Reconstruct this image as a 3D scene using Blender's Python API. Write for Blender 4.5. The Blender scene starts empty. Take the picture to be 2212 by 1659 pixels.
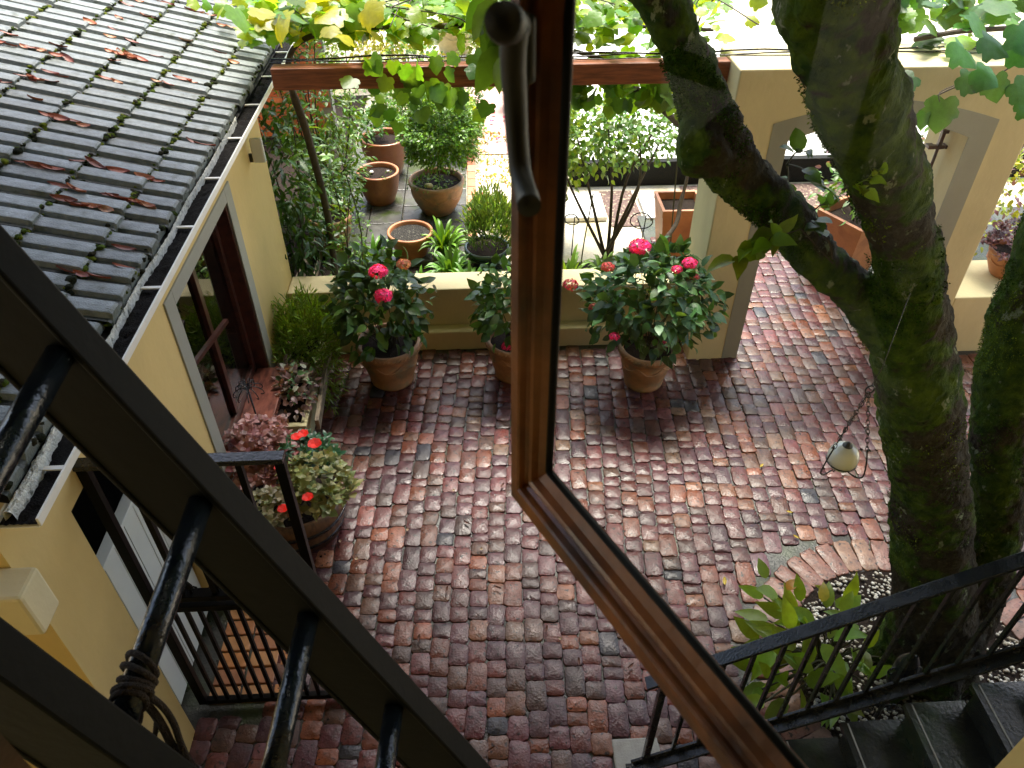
import bpy, math, random
import numpy as np
from mathutils import Vector, Matrix, noise
random.seed(7); rng = np.random.default_rng(7)
R = math.radians
S = bpy.context.scene
COL = S.collection

# ------------------------------------------------------------------ camera
CAMH = 4.6; PITCH = R(40.3); YAW = R(2.9); FPX = 1661.0
cam = bpy.data.cameras.new('camera'); co = bpy.data.objects.new('camera', cam); COL.objects.link(co)
co.location = (0, 0, CAMH); co.rotation_euler = (R(90) - PITCH, 0, -YAW)
cam.sensor_width = 36; cam.lens = 36 * FPX / 2212; cam.clip_end = 500; cam.clip_start = 0.02
cam.dof.use_dof = True; cam.dof.focus_distance = 5.0; cam.dof.aperture_fstop = 13
S.camera = co
# ------------------------------------------------------------------ light
SUN_EL, SUN_AZ = 68, 15          # degrees; azimuth from +Y towards +X
w = bpy.data.worlds.new('World'); S.world = w; w.use_nodes = True
nt = w.node_tree; bg = nt.nodes['Background']
sky = nt.nodes.new('ShaderNodeTexSky'); sky.sky_type = 'NISHITA'; sky.sun_disc = False
sky.sun_elevation = R(SUN_EL); sky.sun_rotation = R(SUN_AZ); sky.air_density = 1.0; sky.dust_density = 4.0; sky.ozone_density = 0.6
nt.links.new(sky.outputs[0], bg.inputs[0]); bg.inputs[1].default_value = 0.15
sl = bpy.data.lights.new('sun', 'SUN'); sl.energy = 3.0; sl.angle = R(24); sl.color = (1, .95, .86)
so = bpy.data.objects.new('sun', sl); COL.objects.link(so)
sd = Vector((math.sin(R(SUN_AZ)) * math.cos(R(SUN_EL)), math.cos(R(SUN_AZ)) * math.cos(R(SUN_EL)), math.sin(R(SUN_EL))))
so.rotation_euler = sd.to_track_quat('Z', 'Y').to_euler(); so.location = (0, 0, 12)
S.view_settings.view_transform = 'Standard'; S.view_settings.look = 'None'
S.view_settings.exposure = 1.75; S.view_settings.gamma = 1
S.render.engine = 'CYCLES'
S.cycles.max_bounces = 8; S.cycles.transparent_max_bounces = 12; S.cycles.caustics_reflective = False; S.cycles.caustics_refractive = False

# ------------------------------------------------------------------ survey helpers: a sight line met with a real plane of the place
def ray(px, py):
    dx = px - 1106; v = 829.5 - py
    a = (dx, math.cos(PITCH) * FPX + math.sin(PITCH) * v, -math.sin(PITCH) * FPX + math.cos(PITCH) * v)
    c, s = math.cos(YAW), math.sin(YAW)
    return Vector((c * a[0] + s * a[1], -s * a[0] + c * a[1], a[2])) / FPX
C0 = Vector((0, 0, CAMH))
def Z(px, py, z=0.0): r = ray(px, py); return C0 + r * ((z - CAMH) / r.z)
def Xp(px, py, x): r = ray(px, py); return C0 + r * (x / r.x)
def Y(px, py, y): r = ray(px, py); return C0 + r * (y / r.y)
def D(px, py, d): return C0 + ray(px, py) * d

# ------------------------------------------------------------------ materials
def N(nt, t, **kw):
    n = nt.nodes.new(t)
    for k, v in kw.items(): setattr(n, k, v)
    return n
def mat(name, col, rough=.6, var=.25, scale=6, bump=.15, bscale=40, metal=0, spec=.5, attr=False, col2=None, c2scale=3, c2lo=.5, c2hi=.62,
        trans=0.0, rvar=0.0, coat=0.0, stretch=None):
    m = bpy.data.materials.new(name); m.use_nodes = True; nt = m.node_tree
    b = nt.nodes['Principled BSDF']; L = nt.links.new
    tc = N(nt, 'ShaderNodeTexCoord'); vec = tc.outputs['Object']
    if stretch:
        mp = N(nt, 'ShaderNodeMapping'); mp.inputs['Scale'].default_value = stretch; L(vec, mp.inputs[0]); vec = mp.outputs[0]
    n1 = N(nt, 'ShaderNodeTexNoise'); n1.inputs['Scale'].default_value = scale; n1.inputs['Detail'].default_value = 6; n1.inputs['Roughness'].default_value = .65
    L(vec, n1.inputs['Vector'])
    if attr:
        at = N(nt, 'ShaderNodeAttribute'); at.attribute_name = 'Col'; base = at.outputs['Color']
    else:
        rg = N(nt, 'ShaderNodeRGB'); rg.outputs[0].default_value = (*col, 1); base = rg.outputs[0]
    if col2:
        n2 = N(nt, 'ShaderNodeTexNoise'); n2.inputs['Scale'].default_value = c2scale; n2.inputs['Detail'].default_value = 5
        L(vec, n2.inputs['Vector'])
        mr = N(nt, 'ShaderNodeMapRange'); mr.inputs[1].default_value = c2lo; mr.inputs[2].default_value = c2hi; L(n2.outputs[0], mr.inputs[0])
        mx = N(nt, 'ShaderNodeMix', data_type='RGBA'); L(mr.outputs[0], mx.inputs[0]); L(base, mx.inputs[6]); mx.inputs[7].default_value = (*col2, 1)
        base = mx.outputs[2]
    mm = N(nt, 'ShaderNodeMapRange'); mm.inputs[1].default_value = .25; mm.inputs[2].default_value = .75
    mm.inputs[3].default_value = 1 - var; mm.inputs[4].default_value = 1 + var; L(n1.outputs[0], mm.inputs[0])
    vm = N(nt, 'ShaderNodeVectorMath', operation='SCALE'); L(base, vm.inputs[0]); L(mm.outputs[0], vm.inputs['Scale'])
    L(vm.outputs[0], b.inputs['Base Color'])
    b.inputs['Roughness'].default_value = rough; b.inputs['Metallic'].default_value = metal
    b.inputs['Specular IOR Level'].default_value = spec; b.inputs['Coat Weight'].default_value = coat; b.inputs['Coat Roughness'].default_value = .12
    if rvar:
        r1 = N(nt, 'ShaderNodeMapRange'); r1.inputs[1].default_value = .3; r1.inputs[2].default_value = .7
        r1.inputs[3].default_value = max(.03, rough - rvar); r1.inputs[4].default_value = min(1, rough + rvar)
        n3 = N(nt, 'ShaderNodeTexNoise'); n3.inputs['Scale'].default_value = scale * .6; n3.inputs['Detail'].default_value = 4
        L(vec, n3.inputs['Vector']); L(n3.outputs[0], r1.inputs[0]); L(r1.outputs[0], b.inputs['Roughness'])
    if bump:
        nb = N(nt, 'ShaderNodeTexNoise'); nb.inputs['Scale'].default_value = bscale; nb.inputs['Detail'].default_value = 5; L(vec, nb.inputs['Vector'])
        bp = N(nt, 'ShaderNodeBump'); bp.inputs['Strength'].default_value = bump; bp.inputs['Distance'].default_value = .01
        L(nb.outputs[0], bp.inputs['Height']); L(bp.outputs[0], b.inputs['Normal'])
    if trans:
        tr = N(nt, 'ShaderNodeBsdfTranslucent'); v2 = N(nt, 'ShaderNodeVectorMath', operation='MULTIPLY'); L(vm.outputs[0], v2.inputs[0]); v2.inputs[1].default_value = (2.6, 2.0, .5)
        L(v2.outputs[0], tr.inputs[0]); ms = N(nt, 'ShaderNodeMixShader'); ms.inputs[0].default_value = trans
        L(b.outputs[0], ms.inputs[1]); L(tr.outputs[0], ms.inputs[2]); L(ms.outputs[0], nt.nodes['Material Output'].inputs[0])
    return m
M = {}
M['brick'] = mat('wet_brick', (.2, .08, .06), rough=.33, var=.5, scale=15, bump=.35, bscale=70, attr=True, rvar=.16, spec=.42, col2=(.02, .013, .012), c2scale=34, c2lo=.59, c2hi=.66)
M['grout'] = mat('grout', (.030, .031, .026), rough=.4, var=.45, scale=9, bump=.6, bscale=60, col2=(.032, .046, .015), c2scale=4, c2lo=.46, c2hi=.66, rvar=.22)
M['terra'] = mat('threshold_tile', (.38, .15, .05), rough=.4, attr=True, scale=14, var=.25, bump=.3)
M['plaster'] = mat('yellow_plaster', (.62, .46, .18), rough=.78, var=.06, scale=2.5, bump=.2, bscale=22, col2=(.48, .35, .14), c2scale=1.2, c2lo=.52, c2hi=.85, stretch=(1.2, 1.2, .8))
M['plaster2'] = mat('cream_plaster', (.66, .57, .34), rough=.8, var=.07, scale=2.5, bump=.22, bscale=22, col2=(.50, .43, .25), c2scale=1.3, c2lo=.5, c2hi=.85, stretch=(1.3, 1.3, .8))
M['greypaint'] = mat('grey_paint', (.29, .29, .24), rough=.6, var=.06, scale=4, bump=.08)
M['rooftile'] = mat('concrete_tile', (.10, .115, .12), rough=.42, var=.3, scale=26, bump=.5, bscale=120, attr=True, rvar=.14, col2=(.045, .055, .03), c2scale=9, c2lo=.57, c2hi=.72)
M['moss'] = mat('moss', (.045, .062, .01), rough=.95, var=.6, scale=30, bump=1, bscale=90, attr=True, spec=.1)
M['white'] = mat('white_paint', (.72, .70, .62), rough=.45, var=.08, scale=7, bump=.05)
M['door'] = mat('door_paint', (.55, .58, .52), rough=.5, var=.05, scale=5, bump=.03)
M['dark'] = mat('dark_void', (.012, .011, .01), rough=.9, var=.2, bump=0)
M['debris'] = mat('gutter_debris', (.007, .006, .005), spec=.15, rough=.85, var=.6, scale=60, bump=1, bscale=120)
M['mulch'] = mat('bark_mulch', (.12, .075, .065), rough=.9, var=.8, scale=26, bump=1, bscale=60, col2=(.4, .33, .22), c2scale=22, c2lo=.55, c2hi=.66)
M['lichen'] = mat('pale_mortar', (.62, .62, .56), rough=.85, var=.35, scale=45, bump=1, bscale=110, col2=(.14, .15, .11), c2scale=24, c2lo=.58, c2hi=.7)
M['gateiron'] = mat('gate_iron', (.003, .003, .003), rough=.4, var=.3, scale=20, bump=.1, spec=.1)
M['iron'] = mat('black_iron', (.010, .012, .015), rough=.25, var=.3, scale=20, bump=.2, bscale=90, rvar=.12)
M['ladder'] = mat('ladder_paint', (.0028, .0030, .0016), rough=.6, spec=.14, var=.2, scale=10, bump=.1, stretch=(1, 1, 1))
M['pipe'] = mat('pipe_paint', (.010, .014, .018), rough=.16, var=.5, scale=30, bump=.25, bscale=60, rvar=.1, col2=(.13, .14, .13), c2scale=38, c2lo=.68, c2hi=.8)
M['rope'] = mat('rope', (.035, .022, .014), rough=.95, var=.5, scale=120, bump=1, bscale=300)
def wood_mat(name, c1, c2, rough, sc=(1, 1, 1), coat=.3):
    m = mat(name, c1, rough=rough, var=.35, scale=5, bump=.12, bscale=30, col2=c2, c2scale=4, c2lo=.45, c2hi=.65, stretch=sc, coat=coat); return m
M['sash'] = wood_mat('varnished_wood', (.30, .095, .020), (.10, .030, .008), .42, (3, 3, 3))
M['beam'] = wood_mat('beam_wood', (.27, .085, .035), (.16, .05, .022), .5, (1.2, 14, 14), 0)
M['jamb'] = wood_mat('jamb_wood', (.07, .022, .014), (.035, .013, .01), .35, (4, 4, 4))
M['sillwood'] = wood_mat('sill_wood', (.19, .065, .045), (.10, .035, .028), .25, (6, 2, 6))
M['plank'] = wood_mat('weathered_plank', (.26, .21, .14), (.13, .10, .07), .7, (9, 2, 9), 0)
M['barrel'] = wood_mat('barrel_wood', (.14, .07, .03), (.07, .035, .018), .5, (7, 7, 2), .1)
M['terracotta'] = mat('terracotta', (.38, .20, .10), rough=.6, var=.3, scale=9, bump=.35, bscale=50, col2=(.22, .17, .10), c2scale=7, c2lo=.48, c2hi=.66)
M['terracotta2'] = mat('terracotta_orange', (.42, .17, .075), rough=.5, var=.2, scale=6, bump=.2, bscale=60, col2=(.28, .10, .045), c2scale=3.5, c2lo=.52, c2hi=.7)
M['glazed'] = mat('glazed_brown', (.32, .12, .05), rough=.28, var=.25, scale=5, bump=.1, coat=.3)
M['trough'] = mat('trough_clay', (.46, .41, .22), rough=.6, var=.2, scale=8, bump=.2)
M['blueglaze'] = mat('dark_blue_glaze', (.03, .05, .055), rough=.2, var=.3, scale=6, bump=.05, coat=.4)
M['soil'] = mat('soil', (.016, .010, .007), spec=.2, rough=.9, var=.6, scale=30, bump=1, bscale=70)
M['gritsoil'] = mat('grit', (.018, .017, .015), rough=.8, var=.9, scale=70, bump=1, bscale=90, col2=(.12, .115, .09), c2scale=80, c2lo=.58, c2hi=.64, spec=.2)
M['leaf'] = mat('leaf', (.05, .1, .02), rough=.42, var=.15, scale=30, bump=.1, attr=True, trans=.22)
M['vineleaf'] = mat('vine_leaf', (.06, .13, .02), rough=.35, var=.2, scale=24, bump=.3, bscale=30, attr=True, trans=.5)
M['petal'] = mat('petal', (.6, .05, .15), rough=.6, var=.1, scale=30, bump=0, attr=True, trans=.2)
M['stem'] = mat('stem', (.05, .05, .02), rough=.7, var=.3, scale=20, bump=.2)
M['woodstem'] = mat('woody_stem', (.055, .04, .028), rough=.8, var=.4, scale=25, bump=.5)
M['deadleaf'] = mat('dead_leaf', (.18, .05, .025), rough=.5, var=.5, scale=60, bump=.3, attr=True)
M['ceramic'] = mat('ceramic', (.74, .73, .62), rough=.18, var=.05, scale=5, bump=.02, coat=.5)
M['wetslate'] = mat('garden_slate', (.07, .07, .062), rough=.3, var=.4, scale=9, bump=.3, rvar=.12, col2=(.05, .07, .02), c2scale=3, c2lo=.5, c2hi=.65)
M['slate'] = mat('slate_tread', (.020, .022, .020), rough=.22, var=.4, scale=8, bump=.2, bscale=50, rvar=.1, col2=(.02, .035, .015), c2scale=3, c2lo=.5, c2hi=.7)
M['concrete'] = mat('concrete', (.30, .30, .27), rough=.7, var=.2, scale=14, bump=.3, bscale=80)
M['pale'] = mat('pale_gravel', (.60, .54, .42), rough=.85, var=.25, scale=30, bump=.6, bscale=90, col2=(.35, .30, .12), c2scale=1.7, c2lo=.52, c2hi=.72)
M['palestone'] = mat('pale_stone', (.72, .70, .66), rough=.6, var=.08, scale=5, bump=.1)
M['pinkpath'] = mat('pink_path', (.55, .33, .28), rough=.6, var=.2, scale=14, bump=.2)
M['redbrick'] = mat('red_brick', (.42, .11, .045), rough=.7, var=.3, scale=12, bump=.3, attr=True)
M['pebble'] = mat('pebble', (.6, .57, .48), rough=.5, attr=True, var=.2, scale=30, bump=.1)
M['plastic'] = mat('pale_plastic', (.62, .65, .63), rough=.4, var=.03, bump=0)
M['handle'] = mat('dark_bronze', (.035, .035, .026), rough=.55, var=.2, scale=20, bump=.05)
def bark():
    m = bpy.data.materials.new('mossy_bark'); m.use_nodes = True; nt = m.node_tree; L = nt.links.new; b = nt.nodes['Principled BSDF']
    tc = N(nt, 'ShaderNodeTexCoord'); O = tc.outputs['Object']
    def ns(sc, det=6, st=None):
        n = N(nt, 'ShaderNodeTexNoise'); n.inputs['Scale'].default_value = sc; n.inputs['Detail'].default_value = det; n.inputs['Roughness'].default_value = .62
        v = O
        if st: mp = N(nt, 'ShaderNodeMapping'); mp.inputs['Scale'].default_value = st; L(O, mp.inputs[0]); v = mp.outputs[0]
        L(v, n.inputs['Vector']); return n.outputs[0]
    def rmp(v, lo, hi, a=0, c=1):
        r = N(nt, 'ShaderNodeMapRange'); r.inputs[1].default_value = lo; r.inputs[2].default_value = hi; r.inputs[3].default_value = a; r.inputs[4].default_value = c; L(v, r.inputs[0]); return r.outputs[0]
    def mix(f, a, c):
        x = N(nt, 'ShaderNodeMix', data_type='RGBA'); L(f, x.inputs[0])
        for s_, k in ((a, 6), (c, 7)):
            if isinstance(s_, tuple): x.inputs[k].default_value = (*s_, 1)
            else: L(s_, x.inputs[k])
        return x.outputs[2]
    c = mix(rmp(ns(7), .35, .65), (.012, .010, .006), (.055, .045, .028))
    c = mix(rmp(ns(38, 4), .58, .68), c, (.075, .07, .045))
    # moss grows in patches, thickest on the upward and weather sides
    ge = N(nt, 'ShaderNodeNewGeometry'); dp = N(nt, 'ShaderNodeVectorMath', operation='DOT_PRODUCT'); L(ge.outputs['Normal'], dp.inputs[0]); dp.inputs[1].default_value = (-.75, -.25, .35)
    ad = N(nt, 'ShaderNodeMath', operation='MULTIPLY_ADD'); L(dp.outputs['Value'], ad.inputs[0]); ad.inputs[1].default_value = .13; L(ns(2.3, 8), ad.inputs[2])
    sz = N(nt, 'ShaderNodeSeparateXYZ'); L(O, sz.inputs[0])
    a2 = N(nt, 'ShaderNodeMath', operation='MULTIPLY_ADD'); L(rmp(sz.outputs[2], 1.2, 2.6), a2.inputs[0]); a2.inputs[1].default_value = .09; L(ad.outputs[0], a2.inputs[2])
    mosscol = mix(rmp(ns(16, 4), .35, .65), (.014, .045, .004), (.075, .13, .008))
    c = mix(rmp(a2.outputs[0], .545, .60), c, mosscol)
    c = mix(rmp(ns(15, 9, (1, 1, .6)), .62, .66), c, (.22, .26, .17))
    L(c, b.inputs['Base Color']); b.inputs['Roughness'].default_value = .85; b.inputs['Specular IOR Level'].default_value = .25
    bp = N(nt, 'ShaderNodeBump'); bp.inputs['Strength'].default_value = 1; bp.inputs['Distance'].default_value = .03; L(ns(30, 12, (1, 1, .45)), bp.inputs['Height']); L(bp.outputs[0], b.inputs['Normal'])
    return m
M['bark'] = bark()
def glass(name, t, r=.02, tint=(1, 1, 1)):
    m = bpy.data.materials.new(name); m.use_nodes = True; nt = m.node_tree; L = nt.links.new; nt.nodes.remove(nt.nodes['Principled BSDF'])
    a = N(nt, 'ShaderNodeBsdfTransparent'); a.inputs[0].default_value = (*tint, 1); g = N(nt, 'ShaderNodeBsdfGlossy'); g.inputs['Roughness'].default_value = r
    ge = N(nt, 'ShaderNodeNewGeometry'); dt = N(nt, 'ShaderNodeVectorMath', operation='DOT_PRODUCT'); L(ge.outputs['Normal'], dt.inputs[0]); L(ge.outputs['Incoming'], dt.inputs[1])
    ab = N(nt, 'ShaderNodeMath', operation='ABSOLUTE'); L(dt.outputs['Value'], ab.inputs[0]); iv = N(nt, 'ShaderNodeMath', operation='SUBTRACT'); iv.inputs[0].default_value = 1; L(ab.outputs[0], iv.inputs[1])
    p0 = N(nt, 'ShaderNodeMath', operation='POWER'); L(iv.outputs[0], p0.inputs[0]); p0.inputs[1].default_value = 5; pw = N(nt, 'ShaderNodeMath', operation='MULTIPLY'); L(p0.outputs[0], pw.inputs[0]); pw.inputs[1].default_value = .05 if t < .1 else .6
    ad = N(nt, 'ShaderNodeMath', operation='ADD', use_clamp=True); L(pw.outputs[0], ad.inputs[0]); ad.inputs[1].default_value = t
    ms = N(nt, 'ShaderNodeMixShader'); L(ad.outputs[0], ms.inputs[0]); L(a.outputs[0], ms.inputs[1]); L(g.outputs[0], ms.inputs[2]); L(ms.outputs[0], nt.nodes['Material Output'].inputs[0])
    return m
M['glass'] = glass('window_glass', .006, tint=(.93, .95, .92))
M['darkglass'] = glass('house_glass', .22, tint=(.5, .5, .46))

# ------------------------------------------------------------------ mesh builder
class MB:
    def __init__(s): s.v = []; s.f = []; s.c = []
    def add(s, vs, fs, col=(1, 1, 1)):
        o = len(s.v); s.v += [tuple(p) for p in vs]
        for f in fs: s.f.append([i + o for i in f]); s.c.append(col)
        return s
    def box(s, x0, y0, z0, x1, y1, z1, col=(1, 1, 1)):
        return s.add([(x0, y0, z0), (x1, y0, z0), (x1, y1, z0), (x0, y1, z0), (x0, y0, z1), (x1, y0, z1), (x1, y1, z1), (x0, y1, z1)],
                     [(0, 3, 2, 1), (4, 5, 6, 7), (0, 1, 5, 4), (1, 2, 6, 5), (2, 3, 7, 6), (3, 0, 4, 7)], col)
    def obox(s, a, b, w, h, up=(0, 0, 1), col=(1, 1, 1)):      # bar from a to b, width w (sideways), height h (along up)
        a = Vector(a); b = Vector(b); d = (b - a).normalized(); sd_ = d.cross(Vector(up)).normalized(); u = sd_.cross(d)
        P = [p + sd_ * (sx * w / 2) + u * (sz * h / 2) for p in (a, b) for sx, sz in ((-1, -1), (1, -1), (1, 1), (-1, 1))]
        return s.add(P, [(3, 2, 1, 0), (4, 5, 6, 7), (0, 1, 5, 4), (1, 2, 6, 5), (2, 3, 7, 6), (3, 0, 4, 7)], col)
    def tube(s, pts, rad, n=8, col=(1, 1, 1), cap=True):
        pts = [Vector(p) for p in pts]; k = len(pts)
        if not hasattr(rad, '__len__'): rad = [rad] * k
        o = len(s.v); prev = None
        for i, p in enumerate(pts):
            d = (pts[min(i + 1, k - 1)] - pts[max(i - 1, 0)]).normalized()
            if prev is None: a = d.orthogonal().normalized()
            else: a = (prev - d * prev.dot(d)).normalized()
            prev = a; b = d.cross(a)
            for j in range(n):
                t = 2 * math.pi * j / n; s.v.append(tuple(p + (a * math.cos(t) + b * math.sin(t)) * rad[i]))
        for i in range(k - 1):
            for j in range(n):
                s.f.append([o + i * n + j, o + i * n + (j + 1) % n, o + (i + 1) * n + (j + 1) % n, o + (i + 1) * n + j]); s.c.append(col)
        if cap:
            s.f.append([o + j for j in range(n)][::-1]); s.c.append(col); s.f.append([o + (k - 1) * n + j for j in range(n)]); s.c.append(col)
        return s
    def lathe(s, prof, c=(0, 0, 0), n=40, col=(1, 1, 1), cap0=True, cap1=False, wob=0):
        o = len(s.v); k = len(prof)
        for (r, z) in prof:
            for j in range(n):
                t = 2 * math.pi * j / n; rr = r * (1 + wob * math.sin(3 * t)); s.v.append((c[0] + rr * math.cos(t), c[1] + rr * math.sin(t), c[2] + z))
        for i in range(k - 1):
            for j in range(n):
                s.f.append([o + i * n + j, o + i * n + (j + 1) % n, o + (i + 1) * n + (j + 1) % n, o + (i + 1) * n + j]); s.c.append(col)
        if cap0: s.f.append([o + j for j in range(n)][::-1]); s.c.append(col)
        if cap1: s.f.append([o + (k - 1) * n + j for j in range(n)]); s.c.append(col)
        return s
    def prism(s, poly, axis, a0, a1, col=(1, 1, 1)):            # extrude a 2-D outline along an axis ('x','y','z')
        def P(u, v, a): return {'x': (a, u, v), 'y': (u, a, v), 'z': (u, v, a)}[axis]
        n = len(poly); vs = [P(u, v, a0) for u, v in poly] + [P(u, v, a1) for u, v in poly]
        fs = [list(range(n))[::-1], [n + i for i in range(n)]] + [(i, (i + 1) % n, n + (i + 1) % n, n + i) for i in range(n)]
        return s.add(vs, fs, col)
    def build(s, name, m, parent=None, smooth=False, bevel=0, **tags):
        me = bpy.data.meshes.new(name); nv = len(s.v)
        me.from_pydata(s.v, [], s.f); 
        a = me.color_attributes.new('Col', 'FLOAT_COLOR', 'CORNER')
        lt = np.array([len(f) for f in s.f]); cc = np.repeat(np.array([(*c[:3], 1) for c in s.c], dtype=np.float32), lt, axis=0)
        a.data.foreach_set('color', cc.ravel())
        if smooth: me.polygons.foreach_set('use_smooth', [True] * len(s.f))
        me.materials.append(m); me.update()
        o = bpy.data.objects.new(name, me); COL.objects.link(o)
        if parent is not None: o.parent = parent; o.matrix_parent_inverse = parent.matrix_world.inverted() if False else Matrix.Translation(-Vector(parent.location))
        if bevel:
            md = o.modifiers.new('bevel', 'BEVEL'); md.width = bevel; md.segments = 2; md.limit_method = 'ANGLE'; md.angle_limit = R(40)
        if smooth == 'auto' or bevel:
            me.polygons.foreach_set('use_smooth', [False] * len(s.f)) if not smooth else None
        for k, v in tags.items(): o[k] = v
        return o
def leaves_obj(name, m, P, Dv, Nv, size, cols, tpl, parent=None, width=1.0, **tags):
    """one mesh of many leaves; tpl = (points (u,v,w), faces)"""
    P = np.asarray(P, float); Dv = np.asarray(Dv, float); Nv = np.asarray(Nv, float); n = len(P)
    size = np.broadcast_to(np.asarray(size, float), (n,))
    Dv = Dv / (np.linalg.norm(Dv, axis=1, keepdims=True) + 1e-9)
    Nv = Nv - Dv * np.sum(Nv * Dv, axis=1, keepdims=True); Nv = Nv / (np.linalg.norm(Nv, axis=1, keepdims=True) + 1e-9)
    Sv = np.cross(Nv, Dv); T = np.array(tpl[0], float); k = len(T)
    bend = rng.uniform(.3, 1.8, (n, 1, 1)); wv = np.broadcast_to(np.asarray(width, float), (n,))[:, None, None]
    V = P[:, None, :] + size[:, None, None] * (T[None, :, 0:1] * Dv[:, None, :] + T[None, :, 1:2] * Sv[:, None, :] * wv + T[None, :, 2:3] * bend * Nv[:, None, :])
    V = V.reshape(-1, 3); F = []; lt = []
    for f in tpl[1]: lt.append(len(f))
    loops = np.concatenate([np.array(f) for f in tpl[1]]); L_ = (loops[None, :] + (np.arange(n) * k)[:, None]).ravel()
    lts = np.tile(np.array(lt), n); starts = np.concatenate([[0], np.cumsum(lts)[:-1]])
    me = bpy.data.meshes.new(name); me.vertices.add(len(V)); me.vertices.foreach_set('co', V.ravel())
    me.loops.add(len(L_)); me.loops.foreach_set('vertex_index', L_.astype(np.int32)); me.polygons.add(len(lts))
    me.polygons.foreach_set('loop_start', starts.astype(np.int32)); me.polygons.foreach_set('use_smooth', [True] * len(lts))
    me.update(calc_edges=True)
    cols = np.asarray(cols, float); cc = np.concatenate([np.repeat(cols, len(loops), axis=0), np.ones((n * len(loops), 1))], axis=1)
    a = me.color_attributes.new('Col', 'FLOAT_COLOR', 'CORNER'); a.data.foreach_set('color', cc.astype(np.float32).ravel())
    me.materials.append(m); me.validate(); o = bpy.data.objects.new(name, me); COL.objects.link(o)
    if parent is not None: o.parent = parent; o.matrix_parent_inverse = Matrix.Translation(-Vector(parent.location))
    for kk, v in tags.items(): o[kk] = v
    return o
def half(mid, side):     # mirrored leaf template from midrib and one side's rim
    nm, n_ = len(mid), len(side); V = list(mid) + list(side) + [(u, -v, w_) for u, v, w_ in side]; F = []
    for s_, o in ((0, nm), (1, nm + n_)):
        F_ = [(0, 1, o)] + [(i, i + 1, o + i, o + i - 1) for i in range(1, nm - 2)] + [(nm - 2, nm - 1, o + n_ - 1)]
        F += [f if s_ else f[::-1] for f in F_]
    return V, F
OV = half([(0, 0, 0), (.3, 0, 0), (.65, 0, -.03), (1, 0, -.16)], [(.28, .27, .07), (.66, .22, .03)])
OV = half([(0, 0, 0), (.16, 0, .02), (.36, 0, .02), (.58, 0, -.01), (.8, 0, -.07), (1, 0, -.18)], [(.12, .20, .05), (.34, .30, .07), (.60, .25, .04), (.83, .12, -.04)])
LAN = half([(0, 0, 0), (.3, 0, .02), (.7, 0, -.04), (1, 0, -.2)], [(.3, .13, .05), (.7, .11, -.01)])
DIA = ([(0, 0, 0), (.5, .26, .05), (1, 0, -.05), (.5, -.26, .05)], [(0, 1, 2, 3)])
NEE = ([(0, .03, 0), (0, -.03, 0), (.6, -.05, -.03), (1, 0, -.15), (.6, .05, -.03)], [(0, 1, 2, 3, 4)])
_g = [(0, .0), (-.10, .14), (-.12, .30), (.02, .46), (.14, .50), (.22, .44), (.36, .58), (.52, .56), (.56, .40), (.68, .36), (.80, .24), (.92, .10), (1.0, 0)]
_gv = [(.33, 0, .02)] + [(u, v, -.12 * (v * 2) ** 2 - .1 * max(0, u - .5)) for u, v in _g] + [(u, -v, -.12 * (v * 2) ** 2 - .1 * max(0, u - .5)) for u, v in _g[1:-1][::-1]]
GRAPE = (_gv, [(0, 1 + (i + 1) % (len(_gv) - 1), 1 + i) for i in range(len(_gv) - 1)])
PET = ([(0, 0, 0), (.5, .42, .12), (1, .15, .05), (1, -.15, .05), (.5, -.42, .12)], [(0, 1, 2, 3, 4)])

def thing(name, label, cat, loc=(0, 0, 0), group=None):
    o = bpy.data.objects.new(name, None); COL.objects.link(o); o.location = loc; o.empty_display_size = .1
    o['label'] = label; o['category'] = cat
    if group: o['group'] = group
    return o
def T(label, cat, group=None, **k):
    d = dict(label=label, category=cat, **k)
    if group: d['group'] = group
    return d
def cjit(base, n, v=.3, alt=None, p=.0):
    base = np.array(base)[None, :] * np.exp(rng.normal(0, v, (n, 1))) * (1 + rng.normal(0, .08, (n, 3)))
    if alt is not None:
        k = rng.random(n) < p; base[k] = np.array(alt)[None, :] * np.exp(rng.normal(0, v * .6, (k.sum(), 1)))
    return np.clip(base, .002, .9)
def lerp(a, b, t): return a + (b - a) * t
def smooth_path(pts, k=6):
    pts = [Vector(p) for p in pts]; out = []
    for i in range(len(pts) - 1):
        p0 = pts[max(i - 1, 0)]; p1 = pts[i]; p2 = pts[i + 1]; p3 = pts[min(i + 2, len(pts) - 1)]
        for j in range(k):
            t = j / k; out.append(.5 * ((2 * p1) + (p2 - p0) * t + (2 * p0 - 5 * p1 + 4 * p2 - p3) * t * t + (3 * p1 - p0 - 3 * p2 + p3) * t ** 3))
    out.append(pts[-1]); return out

# ================================================================== GROUND
g = MB(); g.add([(-150, -60, -.055), (150, -60, -.055), (150, 220, -.055), (-150, 220, -.055)], [(0, 1, 2, 3)])
g.build('garden_ground', M['pale'], kind='structure')
g = MB(); nx, ny = 90, 90                                       # bedding mortar under the bricks, slightly uneven
vs = []; X0, X1, Y0, Y1 = -2.6, 7.5, -.2, 8.6
for j in range(ny + 1):
    for i in range(nx + 1):
        x = lerp(X0, X1, i / nx); y = lerp(Y0, Y1, j / ny); vs.append((x, y, -.012 + .006 * noise.noise((x * 2, y * 2, 0))))
g.add(vs, [(j * (nx + 1) + i, j * (nx + 1) + i + 1, (j + 1) * (nx + 1) + i + 1, (j + 1) * (nx + 1) + i) for j in range(ny) for i in range(nx)
           if not (vs[j * (nx + 1) + i][1] > 6.3 and vs[j * (nx + 1) + i][0] < 1.9)])
g.build('paving_bed', M['grout'], smooth=True, kind='structure')
BED = Vector((2.74, 2.42, 0)); RIN, ROUT = .80, 1.07
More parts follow.
